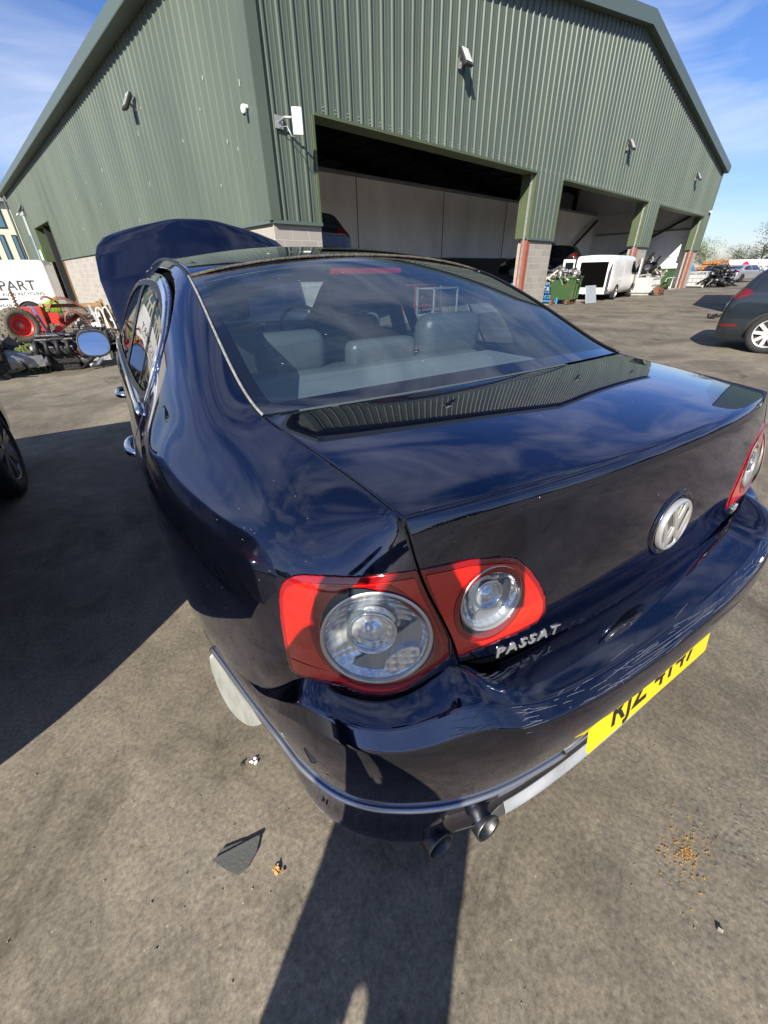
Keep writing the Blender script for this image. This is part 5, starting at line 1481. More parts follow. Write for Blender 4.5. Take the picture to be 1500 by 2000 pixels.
text_mesh('lettering', 'dpd', 2.1, DPDK, .003, parent=lo, mw=Matrix.Translation((1.21, 6.2, 2.05)) @ Matrix(((0, 0, 1, 0), (1, 0, 0, 0), (0, 1, 0, 0), (0, 0, 0, 1))), bold=-.01)
# stand-in lorry added out of view to the right to cast the yard shadow
bl = empty('shadow_lorry', (14.6, 3.2, 0), R(-69), 'tall dark green box lorry beyond the right edge, throwing a long shadow over the yard', 'lorry')
LORG = cpaint('lorry_green', (.02, .04, .03), metal=0)
MB().bx(-1.25, 1.25, 0, 8.5, .9, 4.3).build('box_body', LORG, bl, bevel=.05); MB().bx(-1.2, 1.2, 8.6, 10.6, .5, 3.1).build('cab', LORG, bl, bevel=.2)
MB().bx(-.4, .4, 0, 10.0, .6, .95).build('chassis', PLBLK, bl)
for y in (1.8, 9.4):
    for sg in (-1, 1): wheel(bl, (sg * 1.1, y, .5), .5, .3, sg, 6)

# ================================================================== scrap, skips, crates
RUST = mat('rusty_steel', (.14, .065, .035), rough=.85, var=.45, vscale=9, bump=.3, bscale=50)
OILY = mat('oily_black_engine', (.012, .012, .013), rough=.38, var=.5, vscale=12, bump=.4, bscale=40)
ALU = mat('cast_aluminium', (.30, .30, .30), rough=.5, metal=.7, var=.35, vscale=16, bump=.3, bscale=60)
ALUP = mat('pale_scrap', (.42, .40, .37), rough=.6, metal=.2, var=.4, vscale=10)
BLUEP = mat('blue_cage_paint', (.05, .22, .50), rough=.5, var=.2, vscale=6)
SKIPG = mat('green_skip_paint', (.040, .095, .032), rough=.6, vcolor=(.16, .075, .035), vscale=3.5, vpos=(.55, .75), bump=.2, bscale=20)
CONC = mat('pale_grey_plastic', (.42, .43, .42), rough=.6, var=.2, vscale=4)
WOOD = mat('weathered_timber', (.30, .19, .09), rough=.8, var=.35, vscale=6, stretch=(1, 1, 8))
PALW = mat('pallet_wood', (.48, .25, .09), rough=.8, var=.35, vscale=4)
REDM = mat('red_machine_paint', (.42, .05, .035), rough=.55, vcolor=(.20, .09, .05), vscale=5, vpos=(.5, .75))
BROWNM = mat('brown_red_primer', (.22, .085, .055), rough=.65, var=.25, vscale=4)
BTARP = mat('blue_sheet', (.03, .08, .30), rough=.5)
def junk(mb, c, size, rr, kinds=3):
    """one random scrap piece: bar, plate, bent tube or cast block"""
    c = Vector(c); k = rr.randrange(kinds + 1)
    rot = (rr.uniform(-1, 1), rr.uniform(-1, 1), rr.uniform(0, 6.28))
    if k == 0: mb.box(c, (size * rr.uniform(1.2, 2.6), size * rr.uniform(.15, .4), size * rr.uniform(.1, .3)), rot)
    elif k == 1:
        p = [c + Vector((rr.uniform(-1, 1), rr.uniform(-1, 1), rr.uniform(-.6, .8))) * size for _ in range(4)]
        mb.tube(bspl(np.array([tuple(v) for v in p]), 8), size * rr.uniform(.05, .14), 6)
    elif k == 2: mb.box(c, (size * rr.uniform(.7, 1.6), size * rr.uniform(.7, 1.4), size * .05), rot)
    else:
        M3 = Euler(rot).to_matrix(); mb.lathe([(.001, -size * .3), (size * .45, -size * .3), (size * .5, size * .1), (size * .3, size * .3), (.001, size * .3)], c, 'z', 10, M3)
def heap(name, label, loc, sx, sy, h, n, size, mats, seed, rz=0, cat='scrap heap', group=None, z0=0.0, parts_=4):
    rr = random.Random(seed)
    e = empty(name, (loc[0], loc[1], z0), rz, label, cat, group)
    for q in range(parts_):
        mb = MB()
        for i in range(n // parts_):
            a, r_ = rr.uniform(0, 6.28), math.sqrt(rr.random())
            x, y = math.cos(a) * r_ * sx, math.sin(a) * r_ * sy
            z = rr.random() ** .7 * h * (1 - r_ ** 2 * .8)
            mb.cur = rr.randrange(len(mats)); junk(mb, (x, y, z + size * .3), size * rr.uniform(.5, 1.2), rr)
        mb.build('scrap_layer', mats, e)
    return e
def skip(name, label, loc, rz, L, Wd, H, m, z0=0.0):
    e = empty(name, (loc[0], loc[1], z0), rz, label, 'skip', 'green skips')
    mb = MB(); b = .28
    lo_ = [(-L / 2 + b, -Wd / 2 + .05, .18), (L / 2 - b * .3, -Wd / 2 + .05, .18), (L / 2 - b * .3, Wd / 2 - .05, .18), (-L / 2 + b, Wd / 2 - .05, .18)]
    hi = [(-L / 2, -Wd / 2, H), (L / 2, -Wd / 2, H), (L / 2, Wd / 2, H), (-L / 2, Wd / 2, H)]
    mb.add(lo_ + hi, [(3, 2, 1, 0), (0, 1, 5, 4), (1, 2, 6, 5), (2, 3, 7, 6), (3, 0, 4, 7)])
    o = mb.build('body', m, e); md = o.modifiers.new('s', 'SOLIDIFY'); md.thickness = .03
    mb = MB()
    for i in range(4): mb.beam(hi[i], hi[(i + 1) % 4], .07, .07)
    for k in (-.33, 0, .33): mb.beam((k * L, -Wd / 2 + .02, .22), (k * L * 1.05, -Wd / 2 - .01, H), .05, .03)
    mb.build('rim', m, e)
    mb = MB()
    for y in (-Wd / 3, Wd / 3): mb.bx(-L / 2, L / 2, y - .06, y + .06, .02, .18)
    mb.build('forklift_pocket', RUST, e)
    return e
skip('skip', 'green steel skip with rust streaks, heaped with scrap, beside the blue cage', (16.75, 13.0), R(18), 1.15, 1.0, 1.05, SKIPG)
heap('scrap_heap', 'grey scrap piled in the green skip beside the blue cage', (16.7, 13.0), .58, .5, .5, 70, .30, [PLBLK, ALUP, ALU], 3, z0=.85)
skip('skip', 'smaller green skip in front of the last open bay', (32.0, 17.0), R(10), 1.5, 1.3, 1.25, SKIPG)
heap('scrap_heap', 'mixed scrap heaped before the last bay, behind the pale crate', (30.5, 17.2), 1.9, 1.2, 1.7, 90, .45, [ALU, ALUP, PLBLK, ALU], 5, z0=.2)
# blue mesh cage
def cage(name, label, loc, rz, L, Wd, H, m, step, z0=.12, group=None, fill=None):
    e = empty(name, loc, rz, label, 'cage', group)
    mb = MB()
    for x in (-L / 2, L / 2):
        for y in (-Wd / 2, Wd / 2): mb.bx(x - .03, x + .03, y - .03, y + .03, 0, H)
    for z in (z0, H):
        for y in (-Wd / 2, Wd / 2): mb.bx(-L / 2, L / 2, y - .025, y + .025, z - .025, z + .025)
        for x in (-L / 2, L / 2): mb.bx(x - .025, x + .025, -Wd / 2, Wd / 2, z - .025, z + .025)
    mb.build('frame', m, e)
    for sg in (-1, 1):
        mb = MB(); x = -L / 2 + step
        while x < L / 2: mb.bx(x - .008, x + .008, sg * Wd / 2 - .008, sg * Wd / 2 + .008, z0, H); x += step
        z = z0 + step
        while z < H: mb.bx(-L / 2, L / 2, sg * Wd / 2 - .008, sg * Wd / 2 + .008, z - .008, z + .008); z += step
        mb.build('mesh_side', m, e)
        mb = MB(); y = -Wd / 2 + step
        while y < Wd / 2: mb.bx(sg * L / 2 - .008, sg * L / 2 + .008, y - .008, y + .008, z0, H); y += step
        z = z0 + step
        while z < H: mb.bx(sg * L / 2 - .008, sg * L / 2 + .008, -Wd / 2, Wd / 2, z - .008, z + .008); z += step
        mb.build('mesh_end', m, e)
    MB().bx(-L / 2, L / 2, -Wd / 2, Wd / 2, z0 - .05, z0 - .02).build('floor', m, e)
    return e
cage('mesh_cage', 'bright blue mesh cage overflowing with alloy scrap beside the first block pillar', (16.75, 14.35, 0), R(105), 2.3, 1.3, .80, BLUEP, .11)
heap('scrap_heap', 'pale alloy castings piled high in the blue mesh cage', (16.7, 14.4), 1.05, .62, 1.05, 170, .26, [ALU, ALUP, ALUP, RUST], 9, z0=.25, rz=R(105))
heap('scrap_heap', 'grey castings spilling behind the blue cage towards the pillar', (18.9, 16.2), 1.9, 1.0, 1.45, 150, .40, [ALU, ALUP, ALU], 11)
MB0 = MB().box((0, 0, .36), (.95, .03, .72), (R(-14), 0, 0)); sh = MB0.build('grey_sheet', mat('grey_panel', (.30, .34, .37), rough=.45, var=.12, vscale=3), None, bevel=.015)
sh.location = (17.75, 12.35, 0); sh.rotation_euler = (0, 0, R(8)); tag(sh, 'plain grey panel leaning upright between the green skip and the white van', 'panel')
cr = empty('mesh_crate', (26.0, 14.6, 0), R(14), 'pale grey plastic crate standing right of the white van', 'crate')
mb = MB(); mb.bx(-.8, .8, -.55, -.50, .12, .85); mb.bx(-.8, .8, .5, .55, .12, .85); mb.bx(-.8, -.75, -.5, .5, .12, .85); mb.bx(.75, .8, -.5, .5, .12, .85); mb.bx(-.8, .8, -.5, .5, .10, .15)
mb.build('walls', CONC, cr)
mb = MB()
for x in np.linspace(-.7, .7, 8): mb.bx(x - .02, x + .02, -.58, -.55, .12, .85)
for z in (.2, .5, .82): mb.bx(-.8, .8, -.59, -.55, z - .03, z + .03)
mb.build('ribs', CONC, cr)
mb = MB()
for x in (-.65, 0, .65): mb.bx(x - .08, x + .08, -.5, .5, 0, .10)
mb.build('feet', CONC, cr)
for i, (x, y, rr_) in enumerate(((25.45, 13.45, .28), (26.0, 13.55, .25), (25.7, 13.75, .22))):
    mb = MB(); mb.lathe([(.06, .05), (rr_, .045), (rr_, .015), (.13, .0), (.12, -.08), (.05, -.08)], (0, 0, 0), 'y', 24)
    o = mb.build('brake_disc', RUST, None, recalc=True); o.location = (x, y, rr_ * .8); o.rotation_euler = (R(-25), 0, R(i * 22 - 20))
    tag(o, ['rusty brake disc propped against the pale crate, leftmost of three', 'rusty brake disc in the middle of the three at the pale crate', 'smallest rusty brake disc, behind the other two at the pale crate'][i], 'brake disc', 'rusty brake discs by the pale crate')
tr = empty('parts_trolley', (36.8, 19.3, 0), R(12), 'dark wheeled trolley with a pale top beside the last pillar', 'trolley')
mb = MB()
for x in (-.6, .6):
    for y in (-.35, .35): mb.bx(x - .03, x + .03, y - .03, y + .03, .12, 1.0)
for z in (.25, .98):
    mb.bx(-.6, .6, -.38, -.32, z - .03, z + .03); mb.bx(-.6, .6, .32, .38, z - .03, z + .03)
mb.build('frame', PLBLK, tr); MB().bx(-.65, .65, -.4, .4, 1.0, 1.06).build('tray', CONC, tr)
for x in (-.5, .5): MB().lathe([(.001, -.03), (.11, -.03), (.11, .03), (.001, .03)], (x, -.35, .11), 'y', 14).build('castor', PLBLK, tr)
# white board with a red edge leaning inside the far bay
sb = empty('leaning_board', (38.8, 21.0, 0), R(10), 'white triangular board with a red lower edge leaning in the last bay', 'board')
mb = MB(); mb.prism([(-1.3, 1.9), (.9, 3.7), (.55, .9)], (0, .06, 0)); mb.build('board', mat('off_white_board', (.62, .60, .52), rough=.7, var=.1, vscale=2), sb)
mb = MB(); mb.beam((-1.35, -.05, 1.85), (.6, -.05, .75), .16, .1); mb.build('red_edge', REDM, sb)
c2 = cage('mesh_cage', 'white metal crate at the foot of the last block pillar', (38.1, 17.2, 0), R(10), 2.0, 1.2, 1.0, CONC, .25)
MB().bx(-.95, .95, -.55, .55, .15, .85).build('liner', CONC, c2)
heap('scrap_heap', 'black engines and scrap heaped in front of the parked cars', (38.4, 16.2), 1.5, .9, 1.5, 110, .40, [OILY, OILY, ALU, PLBLK], 21)
heap('scrap_heap', 'second black scrap heap close to the silver saloon', (40.4, 16.9), 1.2, .9, 1.35, 80, .40, [OILY, PLBLK, OILY], 22)
# pallets
pe = []
def pallet():
    mb = MB()
    for y in np.linspace(-.45, .45, 6): mb.bx(-.6, .6, y - .045, y + .045, .12, .142)
    for x in (-.52, 0, .52): mb.bx(x - .05, x + .05, -.5, .5, .02, .12)
    for y in (-.42, 0, .42): mb.bx(-.6, .6, y - .045, y + .045, 0, .02)
    return mb
pmb = pallet(); p0 = pmb.build('wooden_pallet', PALW)
rr = random.Random(4); cnt = 0
for st, (dx, n) in enumerate(((0, 9), (1.3, 13), (2.6, 14), (3.9, 10))):
    for k in range(n):
        o = p0 if cnt == 0 else p0.copy()
        if cnt: COL.objects.link(o)
        cnt += 1
        o.location = (60.8 + dx * .95 + rr.uniform(-.08, .08), 27.7 - dx * .4 + rr.uniform(-.08, .08), k * .145)
        o.rotation_euler = (rr.uniform(-.01, .01), 0, R(-20 + rr.uniform(-5, 5)))
        ordn = ('first', 'second', 'third', 'fourth', 'fifth')[st]
        tag(o, ('top' if k == n - 1 else ('ground-level' if k == 0 else 'orange')) + ' wooden pallet ' + ('of' if k in (0, n - 1) else 'in the middle of') + ' the ' + ordn + ' pallet stack from the left', 'pallet', 'wooden pallets in the ' + ordn + ' stack from the left')
# bits lying in the yard
bt = heap('scrap_bits', 'small dark twisted metal scrap lying alone on the open yard', (14.7, 6.05), .28, .12, .06, 10, .12, [PLBLK, OILY], 31, cat='scrap', parts_=1)
# ---- left side: engines, machine, fence panel
def engine(name, label, loc, rz, sc, seed):
    rr = random.Random(seed)
    e = empty(name, loc, rz, label, 'engine', 'scrap engines on the ground at the left')
    def P(nm, f, m, bev=0): 
        mb = MB(); f(mb); return mb.build(nm, m, e, bevel=bev)
    P('engine_block', lambda b: (b.bx(-.30, .30, -.20, .20, .12, .42), b.bx(-.26, .26, -.16, .16, .0, .14)), OILY, .02)
    P('cylinder_head', lambda b: (b.bx(-.31, .31, -.17, .17, .42, .54), b.bx(-.28, .28, -.13, .13, .54, .60)), OILY, .02)
    P('gearbox', lambda b: (b.lathe([(.19, 0), (.19, .06), (.14, .22), (.10, .38), (.001, .38)], (.30, 0, .24), 'x', 16), b.box((.62, -.02, .22), (.3, .2, .18))), ALU)
    P('inlet_manifold', lambda b: [b.tube([(-.24 + k * .16, -.17, .48), (-.24 + k * .16, -.32, .50), (-.24 + k * .16, -.36, .36), (-.24 + k * .16, -.24, .28)], .035, 8) for k in range(4)], PLBLK)
    P('pulley', lambda b: (b.lathe([(.001, -.04), (.10, -.04), (.085, 0), (.10, .04), (.001, .04)], (-.36, 0, .16), 'x', 20), b.lathe([(.001, -.03), (.06, -.03), (.06, .03), (.001, .03)], (-.36, -.14, .38), 'x', 16), b.lathe([(.001, -.03), (.07, -.03), (.07, .03), (.001, .03)], (-.36, .15, .30), 'x', 16)), ALU)
    P('alternator', lambda b: b.lathe([(.001, -.08), (.075, -.08), (.08, 0), (.075, .08), (.001, .08)], (-.22, -.28, .20), 'x', 16), ALU)
    P('hoses', lambda b: [b.tube(bspl(np.array([(rr.uniform(-.35, .5), rr.uniform(-.3, .3), rr.uniform(.3, .6)) for _ in range(6)]), 14), rr.uniform(.015, .035), 7) for _ in range(9)], PLBLK)
    P('brackets', lambda b: [junk(b, (rr.uniform(-.4, .5), rr.uniform(-.32, .3), rr.uniform(.05, .55)), .15, rr) for _ in range(26)], OILY)
    e.scale = (sc,) * 3
    return e
engine('scrap_engine', 'black oily engine at the left edge of the yard, left of the grass gap', (-2.72, 8.7, 0), R(10), .95, 41)
engine('scrap_engine', 'black scrap engine with plastic trunking beneath the door mirror', (-1.72, 9.0, 0), R(-15), .95, 42)
engine('scrap_engine', 'third scrap engine lying behind the one under the door mirror', (-1.25, 9.9, 0), R(40), .9, 43)
o = MB().lathe([(.055, -.05), (.085, -.05), (.09, 0), (.085, .05), (.055, .05), (.05, 0), (.055, -.05)], (0, 0, 0), 'y', 20).build('rusty_pipe_flange', RUST); o.location = (-1.42, 8.75, .30); o.rotation_euler = (0, 0, R(20)); tag(o, 'rusty brown pipe flange just below the door mirror', 'pipe')
o = MB().tube([(0, 0, 0), (.12, .02, .02), (.30, .10, .18)], .035, 10).build('bent_pipe', STEEL); o.location = (-1.38, 8.7, .06); tag(o, 'short bent grey pipe on the ground under the door mirror', 'pipe')
# tractor wheel
tw = empty('tractor_wheel', (-2.78, 13.7, 0), R(-62), 'large muddy tractor wheel with a bright red rim', 'wheel')
mb = MB(); mb.lathe([(.22, -.13), (.26, -.17), (.34, -.18), (.385, -.14), (.395, 0), (.385, .14), (.34, .18), (.26, .17), (.22, .13)], (0, 0, .39), 'x', 40); ty = mb.build('tyre', mat('muddy_tyre', (.13, .115, .085), rough=.9, var=.3, vscale=6, bump=.4, bscale=25), tw, recalc=True)
mb = MB()
for k in range(22):
    a = 2 * math.pi * k / 22
    for sg in (-1, 1): mb.beam((0, .395 * math.cos(a), .39 + .395 * math.sin(a)), (sg * .15, .385 * math.cos(a + .16), .39 + .385 * math.sin(a + .16)), .035, .03)
mb.build('tread_lugs', ty.data.materials[0], ty)
mb = MB(); mb.lathe([(.235, .14), (.245, .155), (.225, .15), (.21, .08), (.13, .03), (.12, .07), (.001, .07)], (0, 0, .39), 'x', 36); rm = mb.build('rim', mat('tractor_red', (.62, .045, .035), rough=.45, var=.2, vscale=7), tw)
mb = MB(); mb.lathe([(.001, .10), (.045, .10), (.05, .07)], (0, 0, .39), 'x', 14); mb.build('hub_cap', ALUP, rm)
for v in (0,): pass
# red machine behind
rmch = empty('farm_machine', (-2.05, 14.6, 0), R(4), 'faded red farm machine with curved brown mudguards behind the timber frame', 'machine')
mb = MB(); mb.bx(-.75, -.25, -.25, .25, .15, .75); mb.beam((-.5, -.2, .7), (.2, .0, .35), .12, .16); mb.bx(-.62, -.38, -.3, -.1, .0, .2); mb.beam((-.2, -.1, .1), (.5, .2, .5), .1, .1)
mb.build('chassis', REDM, rmch, bevel=.02)
mb = MB(); mb.bx(-.15, .05, -.26, -.22, .32, .60); mb.bx(-.12, .04, -.27, -.23, .08, .28); mb.build('red_panels', mat('bright_red_panel', (.60, .04, .03), rough=.5), rmch)
def shell(nm, pts, w, m, par):
    P = bspl(np.array(pts, float), 20); vs, fs = [], []
    for i, p in enumerate(P):
        hw_ = w * (.75 + .25 * math.sin(math.pi * i / 19))
        vs += [(p[0], p[1] - hw_, p[2]), (p[0], p[1], p[2] + .03), (p[0], p[1] + hw_, p[2])]
    for i in range(19):
        for k in (0, 1): fs.append((3 * i + k, 3 * i + k + 1, 3 * i + 4 + k, 3 * i + 3 + k))
    o = from_pydata(nm, vs, fs, m, par, True); md = o.modifiers.new('s', 'SOLIDIFY'); md.thickness = .025; return o
shell('mudguard', [(-.10, .1, .60), (.0, .1, .86), (.25, .1, .95), (.5, .1, .80), (.72, .1, .55)], .28, BROWNM, rmch)
shell('mudguard', [(.15, -.1, .30), (.2, -.1, .58), (.4, -.1, .62), (.62, -.1, .45), (.72, -.1, .10)], .20, BROWNM, rmch)
shell('seat_pan', [(.15, 0, .80), (-.02, 0, .98), (-.12, 0, 1.0), (-.2, 0, .9)], .16, BROWNM, rmch)
mb = MB()
for k in range(5): mb.box((-.72, -.1, .78 + k * .07), (.10, .05, .03), (0, .6, .3))
mb.bx(-.74, -.70, -.12, -.08, .7, 1.15); mb.build('toothed_bar', RUST, rmch)
# timber frame with wire mesh
tf = empty('timber_frame', (-1.65, 14.75, 0), R(-2), 'weathered timber frame with square wire mesh standing by the block wall', 'frame')
for x0, x1 in ((-.64, -.70), (.62, .70)):
    mb = MB(); mb.beam((x0, 0, .80), (x1, -.25, .0), .09, .09); mb.build('post', WOOD, tf)
MB().beam((-.68, 0, .74), (.66, 0, .72), .07, .09).build('top_rail', WOOD, tf)
MB().beam((.72, .05, .86), (.78, .05, .0), .07, .07).build('post', WOOD, tf); MB().beam((.84, .12, .70), (.92, .12, .0), .06, .06).build('post', WOOD, tf)
mb = MB()
for x in np.linspace(-.6, .3, 14): mb.beam((x, -.02, .70), (x - .02, -.1, .05), .008)
for z in np.linspace(.06, .66, 10): mb.beam((-.62, -.05, z), (.32, -.05, z), .008)
mb.build('wire_mesh', RUST, tf)
bp_ = MB(); bp_.beam((0, 0, 0), (-.18, 0, .78), .07, .04); o = bp_.build('blue_post', BLUEP); o.location = (-2.25, 13.95, 0); tag(o, 'leaning post with a blue painted top beside the tractor wheel', 'post')
o = MB().beam((0, 0, 0), (-.12, .02, .74), .05, .05).build('pale_post', CONC); o.location = (-1.12, 14.4, 0); tag(o, 'pale grey post leaning on the right half of the timber frame', 'post')
hr = empty('white_hoops', (-.98, 14.3, 0), 0, 'pair of white bent-tube hoops right of the wire mesh', 'metal hoops')
for k in range(2):
    mb = MB(); x = k * .16; mb.tube(bspl(np.array([(x - .14, 0, .02), (x - .16, 0, .55), (x - .12, 0, .68), (x - .02, 0, .68), (x + .02, 0, .5), (x + .06, 0, .02)]), 22), .016, 8); mb.build('hoop', WP, hr)
heap('scrap_heap', 'pale rubble and wire scrap behind the timber frame', (-1.3, 15.6), .7, .5, .45, 50, .16, [CONC, RUST, ALUP], 51)
o = MB().bx(-.16, .16, -.02, .02, 0, 1.45); o = o.build('post_shadow_slab', mat('post_shadow_dark', (.10, .11, .13), rough=.6)); o.location = tuple(W(-.45, 10.5, 0)); o.rotation_euler = (R(-6), 0, GB - R(90)); tag(o, 'narrow dark board leaning against the block wall under the cladding', 'board')  # dark slab painting a post's cast shadow at the plinth
# green sign by the side door
sg_ = empty('wall_sign', W(-.07, 30.6, 2.35), GB - R(90), 'small sign with a lime border beside the side door of the warehouse', 'sign')
MB().bx(-.45, .45, -.03, 0, 0, .75).build('border', LIME, sg_); MB().bx(-.36, .36, -.04, -.03, .09, .66).build('face', mat('sign_face', (.45, .50, .48), rough=.5), sg_)
# grass strip
GRS = mat('grass_blades', (.13, .17, .035), rough=.7, var=.35, vscale=20)
rr = random.Random(8); vs, fs = [], []
gpoly = [(-4.2, 9.0), (-2.4, 8.9), (-1.9, 8.75), (-1.55, 9.4), (-1.2, 10.2), (-1.0, 12.6), (-4.4, 13.2)]
def inpoly(x, y, P):
    c = False
    for i in range(len(P)):
        a, b = P[i], P[(i + 1) % len(P)]
        if (a[1] > y) != (b[1] > y) and x < (b[0] - a[0]) * (y - a[1]) / (b[1] - a[1]) + a[0]: c = not c
    return c
n = 0
while n < 5200:
    x, y = rr.uniform(-4.4, -1.0), rr.uniform(8.7, 13.2)
    if not inpoly(x, y, gpoly) or (math.sin(x * 5) * math.sin(y * 3.1 + x) < -.35): continue
    h = rr.uniform(.03, .11); a = rr.uniform(0, 6.28); dx, dy = math.cos(a) * .012, math.sin(a) * .012
    lx, ly = rr.uniform(-.04, .04), rr.uniform(-.04, .04); b = len(vs)
    vs += [(x - dx, y - dy, .008), (x + dx, y + dy, .008), (x + lx, y + ly, h)]; fs.append((b, b + 1, b + 2)); n += 1
gs = from_pydata('grass', vs, fs, GRS); tag(gs, 'rough grass and weeds between the scrap engines', 'grass', kind='stuff')
so = from_pydata('soil', [(x, y, .005) for x, y in gpoly], [tuple(range(len(gpoly)))], mat('soil_verge', (.14, .13, .075), rough=.95, var=.4, vscale=7, bump=.5, bscale=30)); tag(so, kind='structure')
# rubber triangle and crumbs near the viewer
RUB = mat('rubber_scrap', (.085, .087, .082), rough=.6, bump=.15, bscale=120)
P3 = [(-1.060, .492), (-1.035, .508), (-.985, .497), (-.938, .478), (-.955, .452), (-.985, .430), (-1.012, .428), (-1.035, .455)]
mb = MB(); mb.prism(P3, (0, 0, .004), (0, 0, .0045), ((1, 0, 0), (0, 1, 0))); mb.beam((-1.06, .492, .012), (-.938, .479, .012), .006, .006)
tri = mb.build('rubber_offcut', RUB); tag(tri, 'triangular dark rubber offcut lying on the ground near the bumper corner', 'rubber scrap')
from mathutils import noise as mnoise
LEAFM = mat('orange_leaf_crumb', (.50, .26, .09), rough=.8); WHM = mat('white_crumb', (.7, .69, .66), rough=.7)
def crumb(nm, c, r, m, label, cat, seed):
    rr = random.Random(seed); mb = MB()
    for k in range(7): mb.box((rr.uniform(-r, r), rr.uniform(-r, r), r * .25), (r * rr.uniform(.5, 1.1), r * rr.uniform(.3, .8), r * .3), (rr.uniform(-.5, .5), rr.uniform(-.5, .5), rr.uniform(0, 6)))
    o = mb.build(nm, m); o.location = (c[0], c[1], .004); tag(o, label, cat)
crumb('dry_crumbs', (-.917, .382), .011, LEAFM, 'orange-brown crumbs beside the rubber offcut', 'debris', 1)
crumb('dark_chip', (-.925, .702), .007, PLBLK, 'small black chip on the ground beside the pale one', 'debris', 2)
crumb('pale_chip', (-.893, .690), .010, WHM, 'small white chip on the ground near the rear wheel', 'debris', 3)
GRIT = mat('grit_stones', (.20, .18, .15), rough=.9, var=.5, vscale=90)
rr = random.Random(17); mb = MB()
for k in range(2600):
    a, r_ = rr.uniform(0, 6.28), rr.random() ** .6 * 5.5
    x, y = -.9 + math.cos(a) * r_, .4 + math.sin(a) * r_
    s = rr.uniform(.0012, .0045) * (1 + (rr.random() < .03) * 1.5)
    mb.box((x, y, s * .4), (s, s * rr.uniform(.6, 1), s * .8), (rr.random(), rr.random(), rr.random() * 6))
o = mb.build('grit', GRIT); tag(o, 'loose grit scattered over the tarmac', 'grit', kind='stuff')

MOSS = mat('orange_moss', (.30, .17, .05), rough=.95, var=.4, vscale=60)
rr = random.Random(5); mb = MB()
for k in range(170):
    a, r_ = rr.uniform(0, 6.28), abs(rr.gauss(0, .045)); s = rr.uniform(.002, .006)
    mb.box((0.027 + math.cos(a) * r_ * 1.3, -0.166 + math.sin(a) * r_ * .8, s * .2), (s, s * .6, s * .5), (rr.uniform(-.4, .4), rr.uniform(-.4, .4), rr.random() * 6))
o = mb.build('dry_moss', MOSS); tag(o, 'patch of orange dry moss on the tarmac right of the exhausts', 'moss', kind='stuff')

# ================================================================== workshop clutter in the first bay
wb_ = empty('workbench', W(8.6, 4.0, 0), GB, 'dark workbench with tools just inside the first bay, left of its red post', 'workbench')
MB().bx(-1.6, 1.6, -.4, .4, .85, .92).build('bench_top', PLBLK, wb_)
mb = MB()
for x in (-1.5, 1.5):
    for y in (-.35, .35): mb.bx(x - .04, x + .04, y - .04, y + .04, 0, .85)
mb.build('legs', PLBLK, wb_)
heap('engine_parts', 'dark engine parts heaped on the workbench in the first bay', tuple(W(8.6, 4.0, 0))[:2], 1.4, .35, .5, 50, .25, [OILY, PLBLK, ALU], 61, z0=.9, rz=GB)
def tool_trolley(s, t, m, label):
    e = empty('tool_trolley', W(s, t, 0), GB, label, 'trolley', 'workshop trolleys')
    mb = MB()
    for x in (-.5, .5):
        for y in (-.3, .3): mb.bx(x - .02, x + .02, y - .02, y + .02, .1, 1.0)
    mb.build('frame', m, e)
    for z in (.3, .95): MB().bx(-.52, .52, -.32, .32, z, z + .03).build('shelf', m, e)
    for x in (-.45, .45): MB().lathe([(.001, -.02), (.07, -.02), (.07, .02), (.001, .02)], (x, -.3, .07), 'y', 12).build('castor', CONC, e)
tool_trolley(4.2, -1.2, CONC, 'pale tool trolley outside the first bay seen through the car glass')
tool_trolley(6.4, 1.5, REDM, 'red tool trolley inside the first bay')

# ================================================================== far buildings and trees
CREAM = mat('cream_render', (.62, .60, .46), rough=.8, var=.06, vscale=.8)
cb = empty('cream_building', (-5.55, 57.7, 0), R(96), 'cream rendered two-storey building with grey roof beyond the white van', 'building')
# local: y runs to the left of the picture, x into the distance
MB().bx(0, 9, 0, 14, 0, 7.6).build('wall', CREAM, cb)
mb = MB(); mb.add([(-.5, -.5, 7.5), (4.5, -.5, 9.2), (9.5, -.5, 7.5), (-.5, 14.5, 7.5), (4.5, 14.5, 9.2), (9.5, 14.5, 7.5)], [(0, 1, 4, 3), (1, 2, 5, 4), (0, 2, 1), (3, 4, 5), (0, 3, 5, 2)])
mb.build('roof', mat('grey_slate', (.20, .20, .20), rough=.6), cb)
def pane(par, x, y0, y1, z0, z1, horizontal=False):
    f = MB().bx(x - .06, x, y0, y1, z0, z1).build('window', PLBLK, par)
    MB().bx(x - .075, x - .062, y0 + .08, y1 - .08, z0 + .08, z1 - .08).build('pane', mat('far_glass', (.08, .16, .22), rough=.08, coat=1) if 'far_glass' not in bpy.data.materials else bpy.data.materials['far_glass'], f)
for k in range(12):
    pane(cb, 0, .55 + k * .95, .95 + k * .95, 1.2, 5.0)
for y0 in (1.0, 4.2, 7.4): pane(cb, 0, y0, y0 + 1.3, 5.5, 7.1)
